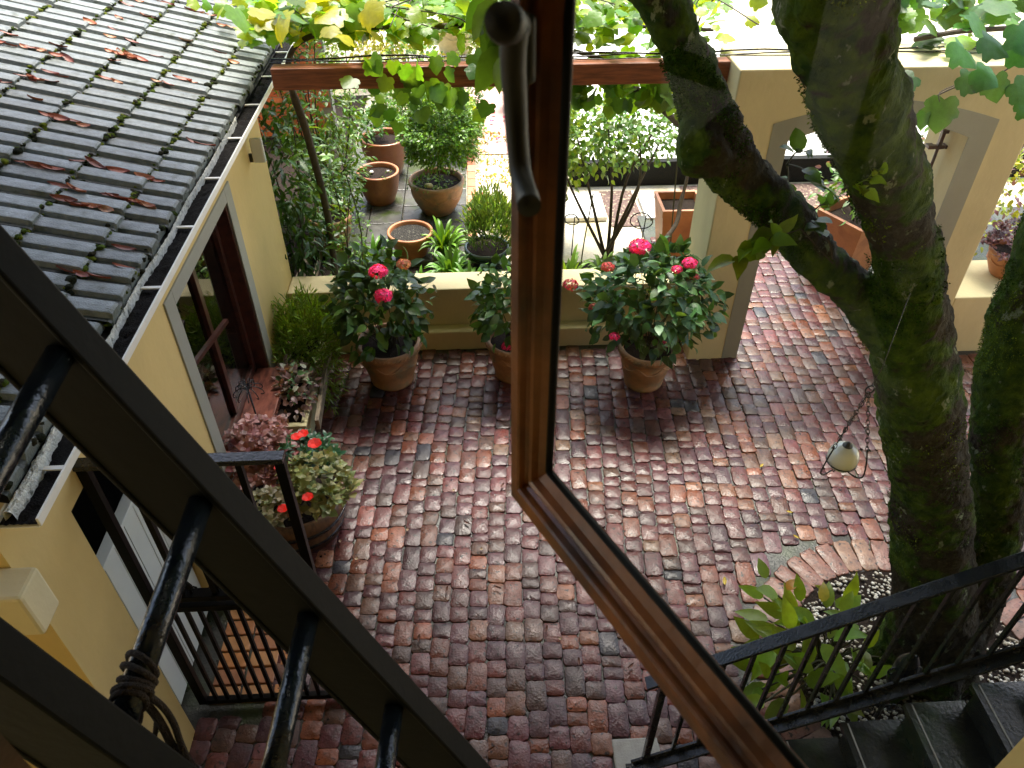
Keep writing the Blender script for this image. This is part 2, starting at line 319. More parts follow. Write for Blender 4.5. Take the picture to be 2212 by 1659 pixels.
PALC = [(.135, .05, .045), (.12, .048, .046), (.10, .045, .045), (.155, .055, .04), (.19, .075, .042), (.10, .052, .058), (.12, .062, .062), (.22, .11, .055), (.13, .075, .045), (.09, .055, .04), (.11, .042, .042), (.15, .055, .045)]
def cobble(mb, cx, cy, hx, hy, rot, z, col):
    n = 24; ca, sa = math.cos(rot), math.sin(rot); o = len(mb.v); ph = random.random() * 50; e = random.uniform(6, 16)
    tx, ty = random.gauss(0, .012), random.gauss(0, .012); pts = []
    for j in range(n):
        t = 2 * math.pi * (j + .5) / n; c_, s_ = math.cos(t), math.sin(t)
        k = (abs(c_) ** e + abs(s_) ** e) ** (-1 / e); k *= 1 + .05 * noise.noise((ph + c_ * 1.4, s_ * 1.4, 0)) + .06 * noise.noise((ph + c_ * 4, s_ * 4, 5))
        k *= 1 + .07 * noise.noise((ph + c_ * 7, s_ * 7, 9)) * (1.4 if s_ < 0 else .6); pts.append((c_ * k, s_ * k))
    for sc, dz in ((1.02, -.05), (1.012, -.005), (.99, -.001), (.95, .0004), (.45, .0006)):
        for (u, v) in pts:
            x = u * hx * sc; y = v * hy * sc
            zz = z + dz + tx * x + ty * y + (.0014 * noise.noise((ph + x * 18, y * 18, 3)) if dz > 0 else 0)
            mb.v.append((cx + ca * x - sa * y, cy + sa * x + ca * y, zz))
    mb.v.append((cx, cy, z + .008))
    for r_ in range(4):
        for j in range(n):
            mb.f.append([o + r_ * n + j, o + r_ * n + (j + 1) % n, o + (r_ + 1) * n + (j + 1) % n, o + (r_ + 1) * n + j]); mb.c.append(col)
    for j in range(n): mb.f.append([o + 4 * n + j, o + 4 * n + (j + 1) % n, o + 5 * n]); mb.c.append(col)
def bcol():
    c = random.choice(PALC); k = math.exp(random.gauss(0, .22))
    if random.random() < .08: c = (.22, .085, .04)
    if random.random() < .02: c = (.24, .16, .09)
    if random.random() < .02: c = (.04, .045, .05)
    return (min(.6, c[0] * k * .66), min(.6, c[1] * k * .56), min(.6, c[2] * k * .62))
bk = MB(); CW = .127; ang = R(-3.5); ca, sa = math.cos(ang), math.sin(ang)
for i in range(-28, 68):
    v = -1.2 + random.random() * .12
    while v < 9.4:
        ln = random.choice((.085, .10, .115, .125, .135, .15, .17, .20)) * random.uniform(.94, 1.06)
        u = i * CW + .03 * math.sin(v * 1.3 + i * .11) + random.gauss(0, .004)
        x = ca * u - sa * (v + ln / 2); y = sa * u + ca * (v + ln / 2); v += ln
        if x < -1.78 or x > 7.2 or y < -.15: continue
        if x < 2.0 and y > 5.95: continue
        if x > 4.3 and y > 5.65 or y > 8.0: continue
        if (Vector((x, y, 0)) - BED).length < ROUT + .045: continue
        if x < -1.42 and 2.38 < y < 3.2: continue
        if .7 < x < .95 and 1.85 < y < 2.08: continue
        cobble(bk, x, y, CW / 2 * random.uniform(.975, 1.005), ln / 2 * .995, ang + random.gauss(0, .035), random.gauss(0, .003), bcol())
n = 46
for k in range(n):
    t = 2 * math.pi * k / n + .05; rr = (RIN + ROUT) / 2
    c = random.choice(((.22, .10, .07), (.20, .09, .065), (.24, .13, .08), (.18, .095, .07)))
    cobble(bk, BED.x + rr * math.cos(t), BED.y + rr * math.sin(t), .135, math.pi * rr / n * .95, t, .004, c)
bk.build('brick_paving', M['brick'], smooth=True, kind='structure')
th = MB(); rows = 6
for r_ in range(rows):
    for c_ in range(2 if r_ % 2 else 3):
        x = -1.74 + c_ * .2 + (.0 if r_ % 2 == 0 else .1) * 0; y = 2.45 + r_ * .118
        wv = .19
        th.box(x - .03 + .006 * math.sin(r_), y, -.04, x + wv - .035, y + .104, .006 + random.uniform(0, .003), random.choice(((.42, .17, .05), (.36, .14, .05), (.40, .19, .07), (.30, .12, .05))))
th.build('threshold_paving', M['terra'], bevel=.006, kind='structure')
sb = MB(); sb.box(.70, 1.84, -.05, .98, 2.10, .012); sb.build('footing_slab', M['concrete'], bevel=.01, kind='structure')
# planting bed round the tree
g = MB(); g.lathe([(.0001, .015), (.3, .02), (.6, .005), (.8, -.008)], BED, n=40, cap0=False); g.build('bed_soil', M['soil'], smooth=True, kind='structure')
pb = MB()
for k in range(2600):
    t = random.uniform(0, 6.283); r_ = RIN * math.sqrt(random.random()) * .97
    x, y = BED.x + r_ * math.cos(t), BED.y + r_ * math.sin(t)
    q = random.uniform(.009, .019); zc = .02
    c = random.choice(((.55, .52, .44), (.55, .52, .44), (.68, .66, .6), (.3, .26, .2)))
    a = random.uniform(0, 3.1); e = random.uniform(.6, 1)
    P = [(x + q * math.cos(a + i * 1.256) * (1 if i % 2 else e), y + q * math.sin(a + i * 1.256) * e, zc) for i in range(5)]
    pb.add(P + [(x, y, zc + q * .6), (x, y, zc - q)], [(i, (i + 1) % 5, 5) for i in range(5)] + [((i + 1) % 5, i, 6) for i in range(5)], c)
pb.build('white_gravel', M['pebble'], smooth=True, label='loose white gravel scattered on the round bed at the foot of the tree', category='gravel', kind='stuff')

# garden beyond the low wall
sd_ = MB(); sd_.add([(-6, 6.45, -.02), (2.0, 6.45, -.02), (2.0, 7.55, -.02), (-6, 7.55, -.02)], [(0, 1, 2, 3)]); sd_.add([(-6, 7.55, -.02), (-1.75, 7.55, -.02), (-1.75, 13, -.02), (-6, 13, -.02)], [(0, 1, 2, 3)])
sd_.build('flower_bed_soil', M['soil'], kind='structure')
sp = MB()
for i in range(4):
    for j in range(10): sp.box(-1.72 + i * .40, 7.6 + j * .45, -.05, -1.33 + i * .40, 8.04 + j * .45, .02 + random.uniform(-.003, .003))
sp.build('slate_paving', M['wetslate'], bevel=.008, kind='structure')
kb = MB()
for j in range(22):
    c = random.choice(((.45, .17, .08), (.40, .14, .07), (.5, .22, .12)))
    kb.box(-.11, 7.6 + j * .225, -.05, .0, 7.6 + j * .225 + .215, .05, c)
kb.build('brick_kerb', M['redbrick'], bevel=.008, kind='structure')
pv = MB()
for (x0, y0, x1, y1) in ((1.05, 8.55, 1.62, 9.2), (2.1, 8.5, 2.7, 9.15), (.55, 9.4, 1.2, 10.1), (2.85, 8.5, 3.4, 9.2)): pv.box(x0, y0, -.05, x1, y1, .01)
pv.build('stepping_stones', M['palestone'], bevel=.01, kind='structure')
mu = MB(); mu.add([(1.66, 8.4, -.04), (2.08, 8.4, -.04), (2.05, 9.35, -.04), (1.62, 9.35, -.04)], [(0, 1, 2, 3)]); mu.add([(2.72, 8.6, -.04), (6, 8.6, -.04), (6, 9.45, -.04), (2.72, 9.45, -.04)], [(0, 1, 2, 3)])
mu.build('mulch', M['mulch'], kind='structure')
pp = MB(); pp.add([(-.6, 10.6, -.04), (.5, 10.6, -.04), (.9, 14.5, -.04), (-.6, 14.5, -.04)], [(0, 1, 2, 3)]); pp.build('pink_path', M['pinkpath'], kind='structure')
rp = MB(); rp.box(1.35, 9.62, -.1, 9, 15.5, .28); rp.build('raised_patio', M['palestone'], kind='structure')
sl_ = MB(); sl_.box(1.25, 9.50, -.05, 9, 9.615, .285); sl_.build('sleeper_edge', M['ladder'], bevel=.01, **T('dark sleeper edging along the front of the raised white patio', 'edging'))
rb = MB()
for r_ in range(17):
    for c_ in range(12):
        x = -5.0 + c_ * .235 + (.115 if r_ % 2 else 0)
        rb.box(x, 11.3, r_ * .083, x + .222, 11.5, r_ * .083 + .071, random.choice(((.62, .17, .06), (.56, .14, .055), (.66, .21, .09), (.5, .12, .05))))
t = thing('brick_wall', 'orange red brick garden wall glimpsed behind the leafy shrubs', 'wall', (-3.5, 11.4, 0))
rb.build('bricks', M['redbrick'], t, bevel=.004)
mbk = MB(); mbk.box(-5, 11.31, -.05, -2.05, 11.49, 1.40); mbk.build('mortar', M['concrete'], t)
ed = MB(); ed.obox((-2.02, 6.5, .03), (-1.86, 8.6, .03), .05, .12); ed.obox((-1.80, 6.45, .02), (-1.80, 8.6, .02), .02, .10)
ed.build('timber_edging', M['plank'], bevel=.004, **T('narrow timber edging board beside the dark bed behind the low wall', 'edging'))

# ================================================================== ARCH WALL
XL, XR, YF, YB, ZT = 1.97, 4.38, 5.70, 6.27, 2.71
OL, OR_, ZS, ZA = 2.45, 3.90, 2.16, 2.33
def arc(xl, xr, zs, za, n=14): return [(lerp(xl, xr, i / n), zs + (za - zs) * (1 - abs(2 * i / n - 1) ** 1.6) if 0 < i < n else zs) for i in range(n + 1)]
aw = thing('arch_wall', 'cream plastered garden wall with wide grey edged archway behind the mossy tree', 'wall', (3.15, 5.98, 0))
outl = [(XL, -.05), (XL, ZT), (XR, ZT), (XR, -.05), (OR_, -.05)] + arc(OL, OR_, ZS, ZA)[::-1] + [(OL, -.05)]
w_ = MB(); w_.prism(outl[::-1], 'y', YF, YB); w_.build('wall', M['plaster2'], aw, bevel=.012)
GL, GR = OL - .145, OR_ + .19
go = [(GL, -.04), *arc(GL, GR, 2.30, 2.47)]; go += [(GR, -.04), (OR_ + .002, -.04)] + arc(OL - .002, OR_ + .002, ZS + .002, ZA + .002)[::-1] + [(OL - .002, -.04)]
nA = 15
gb = MB(); n_ = len(go); # band as quads between outer and inner outlines
outer = [(GL, -.04)] + arc(GL, GR, 2.30, 2.47) + [(GR, -.04)]; inner = [(OL + .001, -.04)] + arc(OL + .001, OR_ - .001, ZS - .001, ZA - .001) + [(OR_ - .001, -.04)]
k = len(outer); vs = [(x, YF - .003, z) for x, z in outer] + [(x, YF - .003, z) for x, z in inner] + [(x, YF + .004, z) for x, z in outer] + [(x, YF + .004, z) for x, z in inner]
gb.add(vs, [(i, i + 1, k + i + 1, k + i) for i in range(k - 1)] + [(2 * k + i, i, i + 1, 2 * k + i + 1)[::-1] for i in range(k - 1)] + [(k + i, k + i + 1, 3 * k + i + 1, 3 * k + i) for i in range(k - 1)])
gb.build('painted_surround', M['greypaint'], aw)
# low wall right of the arch
lw = MB(); lw.box(XR + .002, 5.705, -.05, 8.5, 6.35, .62); lw.build('low_wall', M['plaster2'], bevel=.012, **T('low cream wall to the right of the archway, carrying a potted purple plant', 'wall'))
# low wall left
lw = thing('low_wall', 'low yellow plastered wall with stepped base behind the hydrangea pots', 'wall', (0, 6.2, 0))
b = MB(); b.box(-1.795, 6.12, .0, 1.968, 6.42, .60); b.build('wall', M['plaster2'], lw, bevel=.012)
b = MB(); b.box(-1.793, 5.985, -.05, 1.966, 6.118, .20); b.build('plinth', M['plaster2'], lw, bevel=.015)
# pergola beam
b = MB(); b.box(-1.50, 5.95, 2.53, XL - .002, 6.07, 2.69)
bm_ = b.build('pergola_beam', M['beam'], bevel=.008, **T('reddish brown timber beam spanning from the tiled roof to the arch wall', 'beam'))
b = MB()
for k in range(3):
    p = [(lerp(-1.5, 6.0, i / 30), 5.98 + k * .05 + .012 * math.sin(i * 1.7 + k), 2.725 + .01 * math.sin(i * 1.1 + k * 2)) for i in range(31)]
    b.tube(p, .004 + .002 * k, 5)
b.build('trellis_wire', M['iron'], smooth=True, **T('thin dark wires strung along the top of the beam and arch wall', 'wire'))

# ================================================================== LEFT HOUSE
WX = -1.80; TY = 1.86
hs = thing('tiled_house', 'yellow plastered house with grey tiled roof and white gutter along the left', 'house', (-3.4, 4, 0))
b = MB()
def wallseg(y0, y1, z0, z1, x0=WX - .18, x1=WX): b.box(x0, y0, z0, x1, y1, z1)
DY0, DY1, DZ = 2.28, 3.15, 2.02
WY0, WY1, WZ0, WZ1 = 3.86, 5.16, .50, 2.02
wallseg(TY, DY0, -.05, 2.36); wallseg(DY0, DY1, DZ, 2.36)
wallseg(DY1, WY0, -.05, 2.36); wallseg(WY0, WY1, -.05, WZ0); wallseg(WY0, WY1, WZ1, 2.36); wallseg(WY1, 6.42, -.05, 2.36)
b.box(-6, TY, -.05, WX - .182, TY + .18, 2.36); b.box(-6, 9.8, -.05, -3.3, 9.95, 2.4)
b.box(-6, 6.422, -.05, -3.3, 9.8, 2.36)
b.build('wall', M['plaster'], hs)
b = MB(); b.box(-6, TY - .15, 1.96, -1.70, TY + .0, 2.20)
b.build('gable_coping', M['plaster2'], hs, bevel=.015)
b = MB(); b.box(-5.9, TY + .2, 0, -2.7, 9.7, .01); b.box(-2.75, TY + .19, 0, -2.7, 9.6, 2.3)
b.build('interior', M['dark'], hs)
# stable door
dr = MB()
nb_ = 6
for k in range(nb_):
    y0 = lerp(DY0 + .01, DY1 - .01, k / nb_); y1 = lerp(DY0 + .01, DY1 - .01, (k + 1) / nb_) - .006
    dr.box(WX - .15, y0, .03, WX - .115, y1, 1.42)
dr.box(WX - .16, DY0 + .01, .03, WX - .151, DY1 - .01, 1.40)
door = dr.build('door', M['door'], hs, bevel=.003); door['label'] = 'closed lower half of white boarded stable door'
b = MB(); b.box(WX - .165, DY0 + .005, 1.422, WX - .10, DY1 - .005, 1.45); b.build('top_rail', M['door'], door, bevel=.003)
# window
gs = MB(); e = .012
for (y0, y1, z0, z1) in ((WY0 - .14, WY0, WZ0 - .10, WZ1 + .1), (WY1, WY1 + .14, WZ0 - .10, WZ1 + .1), (WY0, WY1, WZ1, WZ1 + .1)): gs.box(WX - .02, y0, z0, WX + e, y1, z1)
gs.build('window_surround', M['greypaint'], hs, bevel=.004)
wf = MB()
XF = WX - .13
for (y0, y1, z0, z1) in ((WY0, WY0 + .07, WZ0, WZ1), (WY1 - .07, WY1, WZ0, WZ1), (WY0 + .07, WY1 - .07, WZ0, WZ0 + .08), (WY0 + .07, WY1 - .07, WZ1 - .07, WZ1),
                         ((WY0 + WY1) / 2 - .03, (WY0 + WY1) / 2 + .03, WZ0 + .08, WZ1 - .07)): wf.box(XF - .03, y0, z0, XF + .03, y1, z1)
wf.box(WX - .178, WY1 - .02, WZ0, WX - .003, WY1 - .001, WZ1); wf.box(WX - .178, WY0 + .001, WZ0, WX - .003, WY0 + .02, WZ1)
win = wf.build('window', M['jamb'], hs, bevel=.004)
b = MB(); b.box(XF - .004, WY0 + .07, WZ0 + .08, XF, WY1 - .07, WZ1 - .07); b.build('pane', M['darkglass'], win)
b = MB(); b.box(WX - .10, WY0 + .021, WZ0 - .05, WX + .16, WY1 - .021, WZ0 + .012); b.build('sill', M['sillwood'], win, bevel=.006)
b = MB(); cst = WX - .02
b.obox((XF + .03, WY0 + .04, 1.45), (WX + .02, 4.5, 1.45), .03, .03); 
b.build('glazing_bar', M['jamb'], win)
# roof tiles
PT = math.tan(R(17)); XE, ZE = -1.745, 2.475
rt = MB(); GAUGE = .345; RIB = .152; TH = .022
YR0, YR1 = TY + .09, 9.9
ncourse = 25; prof = []  # higher courses are out of view, added to darken the sash pane's reflection
yy = YR0; nr = int((YR1 - YR0) / RIB)
for ci in range(ncourse):
    xa = XE - ci * GAUGE * .956 + (.14 if ci == 0 else .14); xa = XE - (ci * .33 - (.11 if ci else 0)) ; 
    x_lo = XE - max(0, ci * .33 - .11); x_hi = XE - ((ci + 1) * .33 - .11) - .03
    for k in range(nr):
        y0 = YR0 + k * RIB; j1 = random.gauss(0, .007) + (.006 if k % 2 else -.004); sh = math.exp(random.gauss(0, .10)) ; wide = k % 2 == 0
        col = (.125 * sh, .143 * sh, .134 * sh)
        hz = .026 if k % 2 else .021
        pr = [(0, 0), (.022, .001), (.036, hz), (.044, hz + .002), (.085, hz + .004), (.124, hz + .001), (.132, .002), (RIB, 0)]
        vs = []
        for (xx, lift) in ((x_lo + .012 + j1, .019), (x_lo + j1, .026), (x_hi, .001)):
            for (py, pz) in pr: vs.append((xx, y0 + py, ZE + (XE - xx) * PT + lift + pz + j1 * .4))
        np_ = len(pr); fs = []
        for r_ in range(2):
            for q in range(np_ - 1): fs.append((r_ * np_ + q, r_ * np_ + q + 1, (r_ + 1) * np_ + q + 1, (r_ + 1) * np_ + q)[::-1])
        o = len(vs)
        for (py, pz) in pr: vs.append((x_lo + .010 + j1, y0 + py, ZE + (XE - x_lo) * PT + min(pz, .005) - .012))
        for q in range(np_ - 1): fs.append((o + q, o + q + 1, q + 1, q)[::-1])
        o_ = len(rt.c); rt.add(vs, fs, col)
        gcol = (.030 * sh, .034 * sh, .026 * sh)
        for q_ in range(len(fs)):
            if q_ % (np_ - 1) in (0, 6): rt.c[o_ + q_] = gcol
roof = rt.build('roof', M['rooftile'], hs)
b = MB(); b.add([(XE + .02, YR0, ZE - .03), (XE + .02, YR1, ZE - .03), (XE - 8.5, YR1, ZE - .03 + 8.5 * PT), (XE - 8.5, YR0, ZE - .03 + 8.5 * PT)], [(0, 1, 2, 3)])
b.build('underlay', M['dark'], roof)
ms = MB()
def blob(mb, c, r, col, sq=(1, 1, .6)):
    ph = random.random() * 99; o = len(mb.v); nlat, nlon = 4, 7
    for i in range(nlat + 1):
        t = math.pi * i / nlat
        for j in range(nlon):
            q = 2 * math.pi * j / nlon; d = Vector((math.sin(t) * math.cos(q), math.sin(t) * math.sin(q), math.cos(t)))
            k = r * (1 + .5 * noise.noise(d * 1.7 + Vector((ph, 0, 0)))); mb.v.append((c[0] + d.x * k * sq[0], c[1] + d.y * k * sq[1], c[2] + d.z * k * sq[2]))
    for i in range(nlat):
        for j in range(nlon): mb.f.append([o + i * nlon + j, o + (i + 1) * nlon + j, o + (i + 1) * nlon + (j + 1) % nlon, o + i * nlon + (j + 1) % nlon]); mb.c.append(col)
for ci in range(0, 13):
    x_lo = XE - max(0, ci * .33 - .11)
    for k in range(int(nr * (26 if ci else 4))):
        y = random.uniform(YR0, YR1); dens = .62 + .6 * noise.noise((y * .9, ci * 3.3, 0)) + (0 if y < 7 else -.2)
        inr = ((y - YR0) % RIB) < .035 or ((y - YR0) % RIB) > .125
        if random.random() > dens * (1.7 if inr else 1.0): continue
        r_ = random.uniform(.009, .022) * (1.6 if random.random() < .12 else 1)
        c = random.choice(((.028, .045, .006), (.05, .075, .008), (.012, .014, .006), (.09, .11, .010), (.022, .02, .01)))
        x = x_lo + random.gauss(.0, .008); blob(ms, (x, y, ZE + (XE - x) * PT + .012 + (0 if inr else .022)), r_, c)
for k in range(420):
    y = random.uniform(YR0, YR1); x = XE - random.uniform(0, 4); kk = round((y - YR0) / RIB) * RIB + YR0 + .0
    blob(ms, (x, kk + random.gauss(0, .006), ZE + (XE - x) * PT + .024 - .012), random.uniform(.004, .010), random.choice(((.02, .028, .006), (.05, .06, .012), (.015, .014, .008))), (2.2, 1, .6))
mo = ms.build('moss', M['moss'], roof, smooth=True); mo['kind'] = 'stuff'
# gutter
GX = -1.605
gt = MB(); gt.box(GX - .010, TY + .01, 2.412, GX, 9.9, 2.452); gt.box(GX - .15, TY + .01, 2.405, GX - .0101, 9.9, 2.411); gt.box(GX - .162, TY + .01, 2.405, GX - .151, 9.9, 2.44)
gut = gt.build('gutter', M['white'], hs, bevel=.002)
y = 2.12
for k in range(12): b = MB(); b.box(GX - .15, y, 2.438, GX - .0121, y + .022, 2.446); y += .63; b.build('bracket', M['white'], gut, bevel=.001)
db = MB(); nx, ny = 10, 420
vs = [(lerp(GX - .149, GX - .013, i / nx), lerp(TY + .01, 9.9, j / ny), 2.424 + .010 * noise.noise((i * .7, j * .4, 0)) + .010 * noise.noise((i * 2.1, j * 1.3, 4))) for j in range(ny + 1) for i in range(nx + 1)]
db.add(vs, [(j * (nx + 1) + i, j * (nx + 1) + i + 1, (j + 1) * (nx + 1) + i + 1, (j + 1) * (nx + 1) + i) for j in range(ny) for i in range(nx)])
d_ = db.build('gutter_debris', M['debris'], gut, smooth=True); d_['kind'] = 'stuff'
# pale mortar strip crusted along the lower tile edge
mp_ = MB(); nx, ny = 12, 520; vs = []
for j in range(ny + 1):
    y = lerp(TY + .03, 5.6, j / ny); t = j / ny
    wd = lerp(.05, .006, min(1, t * 2.2) ** .6) * (.75 + .9 * abs(noise.noise((y * 3.1, 0, 0))) + .3 * noise.noise((y * 17, 2, 0)))
    cxm = XE + .028 + .012 * noise.noise((y * 2.2, 7, 0))
    if t > .3: wd *= .9 if noise.noise((y * 5, 0, 9)) > .0 else .12
    for i in range(nx + 1):
        u = i / nx * 2 - 1
        vs.append((cxm + u * wd * .62 + .004 * noise.noise((y * 40, i, 1)), y, 2.440 + .035 * max(0, 1 - u * u) ** .5 + .010 * noise.noise((y * 30, i * .8, 3)) - .03 * (abs(u) > .95)))
mp_.add(vs, [(j * (nx + 1) + i, j * (nx + 1) + i + 1, (j + 1) * (nx + 1) + i + 1, (j + 1) * (nx + 1) + i) for j in range(ny) for i in range(nx)])
mp_.build('mortar_strip', M['lichen'], roof, smooth=True)
# wall lamp housing under the far eave
t = thing('wall_box', 'small pale plastic box fixed high on the yellow wall corner below the gutter', 'box', (-1.72, 5.9, 2.05))
p = Y(556, 322, 5.95)
b = MB(); b.box(p.x - .05, 5.93, p.z - .11, p.x + .05, 5.97, p.z + .09); b.build('cover', M['plastic'], t, bevel=.012)
b = MB(); b.box(p.x - .12, 5.95, p.z - .11, p.x - .05, 5.965, p.z - .04); b.build('bracket', M['iron'], t)
# ------------------------------------------------ dead leaves on roof and paving
def curled_leaf(name, col, L_=.11, W_=.022, curl=.5):
    mb = MB(); n = 8; k = 4; vs = []
    for i in range(n + 1):
        u = i / n; ww = W_ * math.sin(math.pi * min(1, u * .96 + .02)) ** .7
        for j in range(k + 1):
            a = (j / k - .5) * 2; vs.append(((u - .5) * L_, a * ww * .9, .012 * curl * (1 - math.cos(a * 1.6)) + .012 * curl * (2 * u - 1) ** 2))
    mb.add(vs, [(i * (k + 1) + j, (i + 1) * (k + 1) + j, (i + 1) * (k + 1) + j + 1, i * (k + 1) + j + 1) for i in range(n) for j in range(k)], col)
    return mb.build(name, M['deadleaf'], smooth=True)
pools = []
kinds = [((.26, .065, .03), .115, .024, .7), ((.36, .13, .06), .10, .026, .9), ((.17, .045, .025), .12, .020, .6), ((.42, .22, .12), .09, .022, .8)]
proto = [curled_leaf('dead_leaf', *k) for k in kinds]
def dup(o, loc, rot, sc, **tags):
    c = o.copy(); COL.objects.link(c); c.location = loc; c.rotation_euler = rot; c.scale = (sc, sc, sc)
    for k_, v_ in tags.items(): c[k_] = v_
    return c
n_made = 0
while n_made < 292:
    y = random.uniform(2.0, 8.8); x = XE - random.uniform(.02, 3.4); clump = noise.noise((x * 1.6, y * 1.6, 8))
    if random.random() > .45 + clump * .9: continue
    gy = round((y - YR0) / RIB) * RIB + YR0 + random.gauss(0, .012)
    for q in range(random.choice((1, 1, 1, 2, 3))):
        xx = x - q * .07
        k = random.choice((0, 0, 1, 2, 2, 3)); o = proto[k]; loc = (xx, gy + random.gauss(0, .008), ZE + (XE - xx) * PT + .038)
        rot = (random.gauss(0, .3), R(17) + random.gauss(0, .06), random.gauss(0, .28)); 
        dup(o, loc, rot, random.uniform(.75, 1.2), label='curled reddish brown dead leaf lying on the grey roof tiles', category='leaf', group='dead leaves on the roof'); n_made += 1
for o in proto: bpy.data.objects.remove(o)
yl = [curled_leaf('fallen_leaf', (.45, .33, .03), .07, .014, .5), curled_leaf('fallen_leaf', (.12, .05, .03), .07, .012, .8), curled_leaf('fallen_leaf', (.40, .30, .20), .035, .014, .6)]
for k, (px, py) in enumerate(((1565, 1256), (1645, 1006), (1705, 1106), (1332, 1352), (1110, 690), (1720, 1160))):
    p = Z(px, py, .022); dup(yl[0], p, (0, 0, random.uniform(0, 3)), 1 if k == 0 else .7, label='narrow yellow leaf fallen on the wet brick paving', category='leaf', group='yellow leaves on the paving')
for px, py in ((1075, 1270), (965, 1275), (1180, 1360), (1350, 1390), (1362, 1440), (1060, 1620), (1250, 1430), (1085, 1050), (1200, 1570), (1400, 1270), (840, 1400), (905, 1380), (700, 1190), (1008, 1130)):
    p = Z(px, py, .022); dup(yl[1], p, (0, 0, random.uniform(0, 3)), .8, label='dark brown curled leaf fallen on the wet brick paving', category='leaf', group='brown leaves on the paving')
for px, py in ((770, 1208), (1040, 1187), (880, 1145), (1210, 1380), (735, 1170), (980, 1060)):
    p = Z(px, py, .022); dup(yl[2], p, (0, 0, random.uniform(0, 3)), .8, label='small pale petal like scrap on the wet brick paving', category='leaf', group='pale scraps on the paving')
pk = curled_leaf('fallen_petal', (.6, .04, .14), .06, .03, .9)
for px, py in ((1066, 245), (1062, 262), (1038, 272), (1042, 420), (1048, 442), (1075, 300), (1015, 500), (1090, 255)):
    p = Z(px, py, .0); dup(pk, p, (0, 0, random.uniform(0, 3)), 1.2, label='bright pink petal fallen on the pale garden path', category='petal', group='pink petals on the garden path')
for o in yl + [pk]: bpy.data.objects.remove(o)

# ================================================================== IRON GATE
gy = 2.44; gt = thing('iron_gate', 'tall black iron gate with barred lower half, standing out from the yellow wall', 'gate', (-1.35, gy, 0))
GX0, GX1 = -1.83 + .03, -.89
b = MB()
b.box(GX0, gy - .02, .04, GX0 + .05, gy + .02, 2.13); b.box(GX1 - .045, gy - .02, .04, GX1, gy + .02, 2.13)
b.box(GX0 + .05, gy - .018, .04, GX1 - .045, gy + .018, .08); b.box(GX0 + .05, gy - .03, 1.04, GX1 - .045, gy + .03, 1.085); b.box(GX0 + .05, gy - .03, 1.13, GX1 - .045, gy + .03, 1.17)
b.build('frame', M['gateiron'], gt, bevel=.003)
b = MB(); b.box(GX0, gy - .03, 2.131, GX1, gy + .03, 2.16); b.build('top_rail', M['iron'], gt, bevel=.003)
nbar = 11
for i in range(nbar):
    x = lerp(GX0 + .04, GX1 - .04, (i + 1) / (nbar + 1)); b = MB(); b.box(x - .010, gy - .010, .081, x + .010, gy + .010, 1.039); b.build('bar', M['gateiron'], gt)
for i in range(4):
    x = lerp(GX0 + .04, GX1 - .04, (i + 1) / 5); b = MB(); b.box(x - .014, gy - .014, 1.171, x + .014, gy + .014, 2.13); b.build('bar', M['gateiron'], gt)
for i in range(6):
    x = lerp(GX0 + .04, GX1 - .04, (i + .5) / 6); b = MB(); z = 1.172
    b.tube([(x, gy, z), (x, gy, z + .03)], .007, 6)
    b.add([(x, gy - .006, z + .03), (x + .018, gy - .006, z + .055), (x, gy - .006, z + .095), (x - .018, gy - .006, z + .055), (x, gy + .006, z + .03), (x + .018, gy + .006, z + .055), (x, gy + .006, z + .095), (x - .018, gy + .006, z + .055)],
          [(0, 1, 2, 3), (7, 6, 5, 4), (0, 4, 5, 1), (1, 5, 6, 2), (2, 6, 7, 3), (3, 7, 4, 0)])
    for s_ in (-1, 1): b.tube([(x, gy, z + .03), (x + s_ * .022, gy, z + .05), (x + s_ * .036, gy, z + .042), (x + s_ * .036, gy, z + .028)], [.006, .006, .005, .003], 6)
    b.build('finial', M['gateiron'], gt, smooth=False)

# ================================================================== STAIRS AND RAIL
st = thing('staircase', 'dark slate staircase climbing to the right at the bottom of the view', 'stairs', (2.2, 1.3, 0))
SX, RUN, RISE = .98, .28, .170; SY0, SY1 = .78, 1.82
for k in range(11):
    x = SX + k * RUN; z = (k + 1) * RISE
    b = MB(); b.box(x - .02, SY0, z - .035, x + RUN + .01, SY1, z); td = b.build('tread', M['slate'], st); b = MB(); b.box(x + .01, SY0 + .01, z + .001, x + .018, SY1 - .01, z + .004); b.build('nosing_strip', M['concrete'], td)
b = MB(); b.prism([(SX, -.05)] + [q for k in range(11) for q in ((SX + k * RUN, (k + 1) * RISE - .037 - (0 if k else 0)), (SX + (k + 1) * RUN, (k + 1) * RISE - .037))] + [(SX + 11 * RUN, -.05)], 'y', SY0 + .02, SY1 - .03)
b.build('body', M['slate'], st)
rl = thing('stair_railing', 'wet black iron railing with square balusters beside the slate stairs', 'railing', (1.8, 1.9, 0))
SL = .59; yR = 1.9
def zr(x): return 1.04 + (x - .80) * SL
def zb(x): return zr(x) - .86
b = MB(); b.obox((.76, yR, zr(.76)), (3.9, yR, zr(3.9)), .066, .02); b.build('handrail', M['iron'], rl, bevel=.003)
b = MB(); b.obox((.78, yR, zb(.78) - .03), (3.9, yR, zb(3.9) - .03), .016, .05); b.obox((.78, yR - .035, zb(.78) - .055), (3.9, yR - .035, zb(3.9) - .055), .05, .02)
b.build('bottom_rail', M['iron'], rl, bevel=.003)
b = MB(); b.box(.83, yR - .018, .0, .866, yR + .018, zr(.85) - .01); b.box(.76, yR - .05, -.02, .93, yR + .05, .02); b.build('post', M['iron'], rl, bevel=.003)
x = .99
while x < 3.8:
    b = MB(); b.box(x - .009, yR - .009, zb(x) - .01, x + .009, yR + .009, zr(x) - .008); b.build('baluster', M['iron'], rl); x += .132

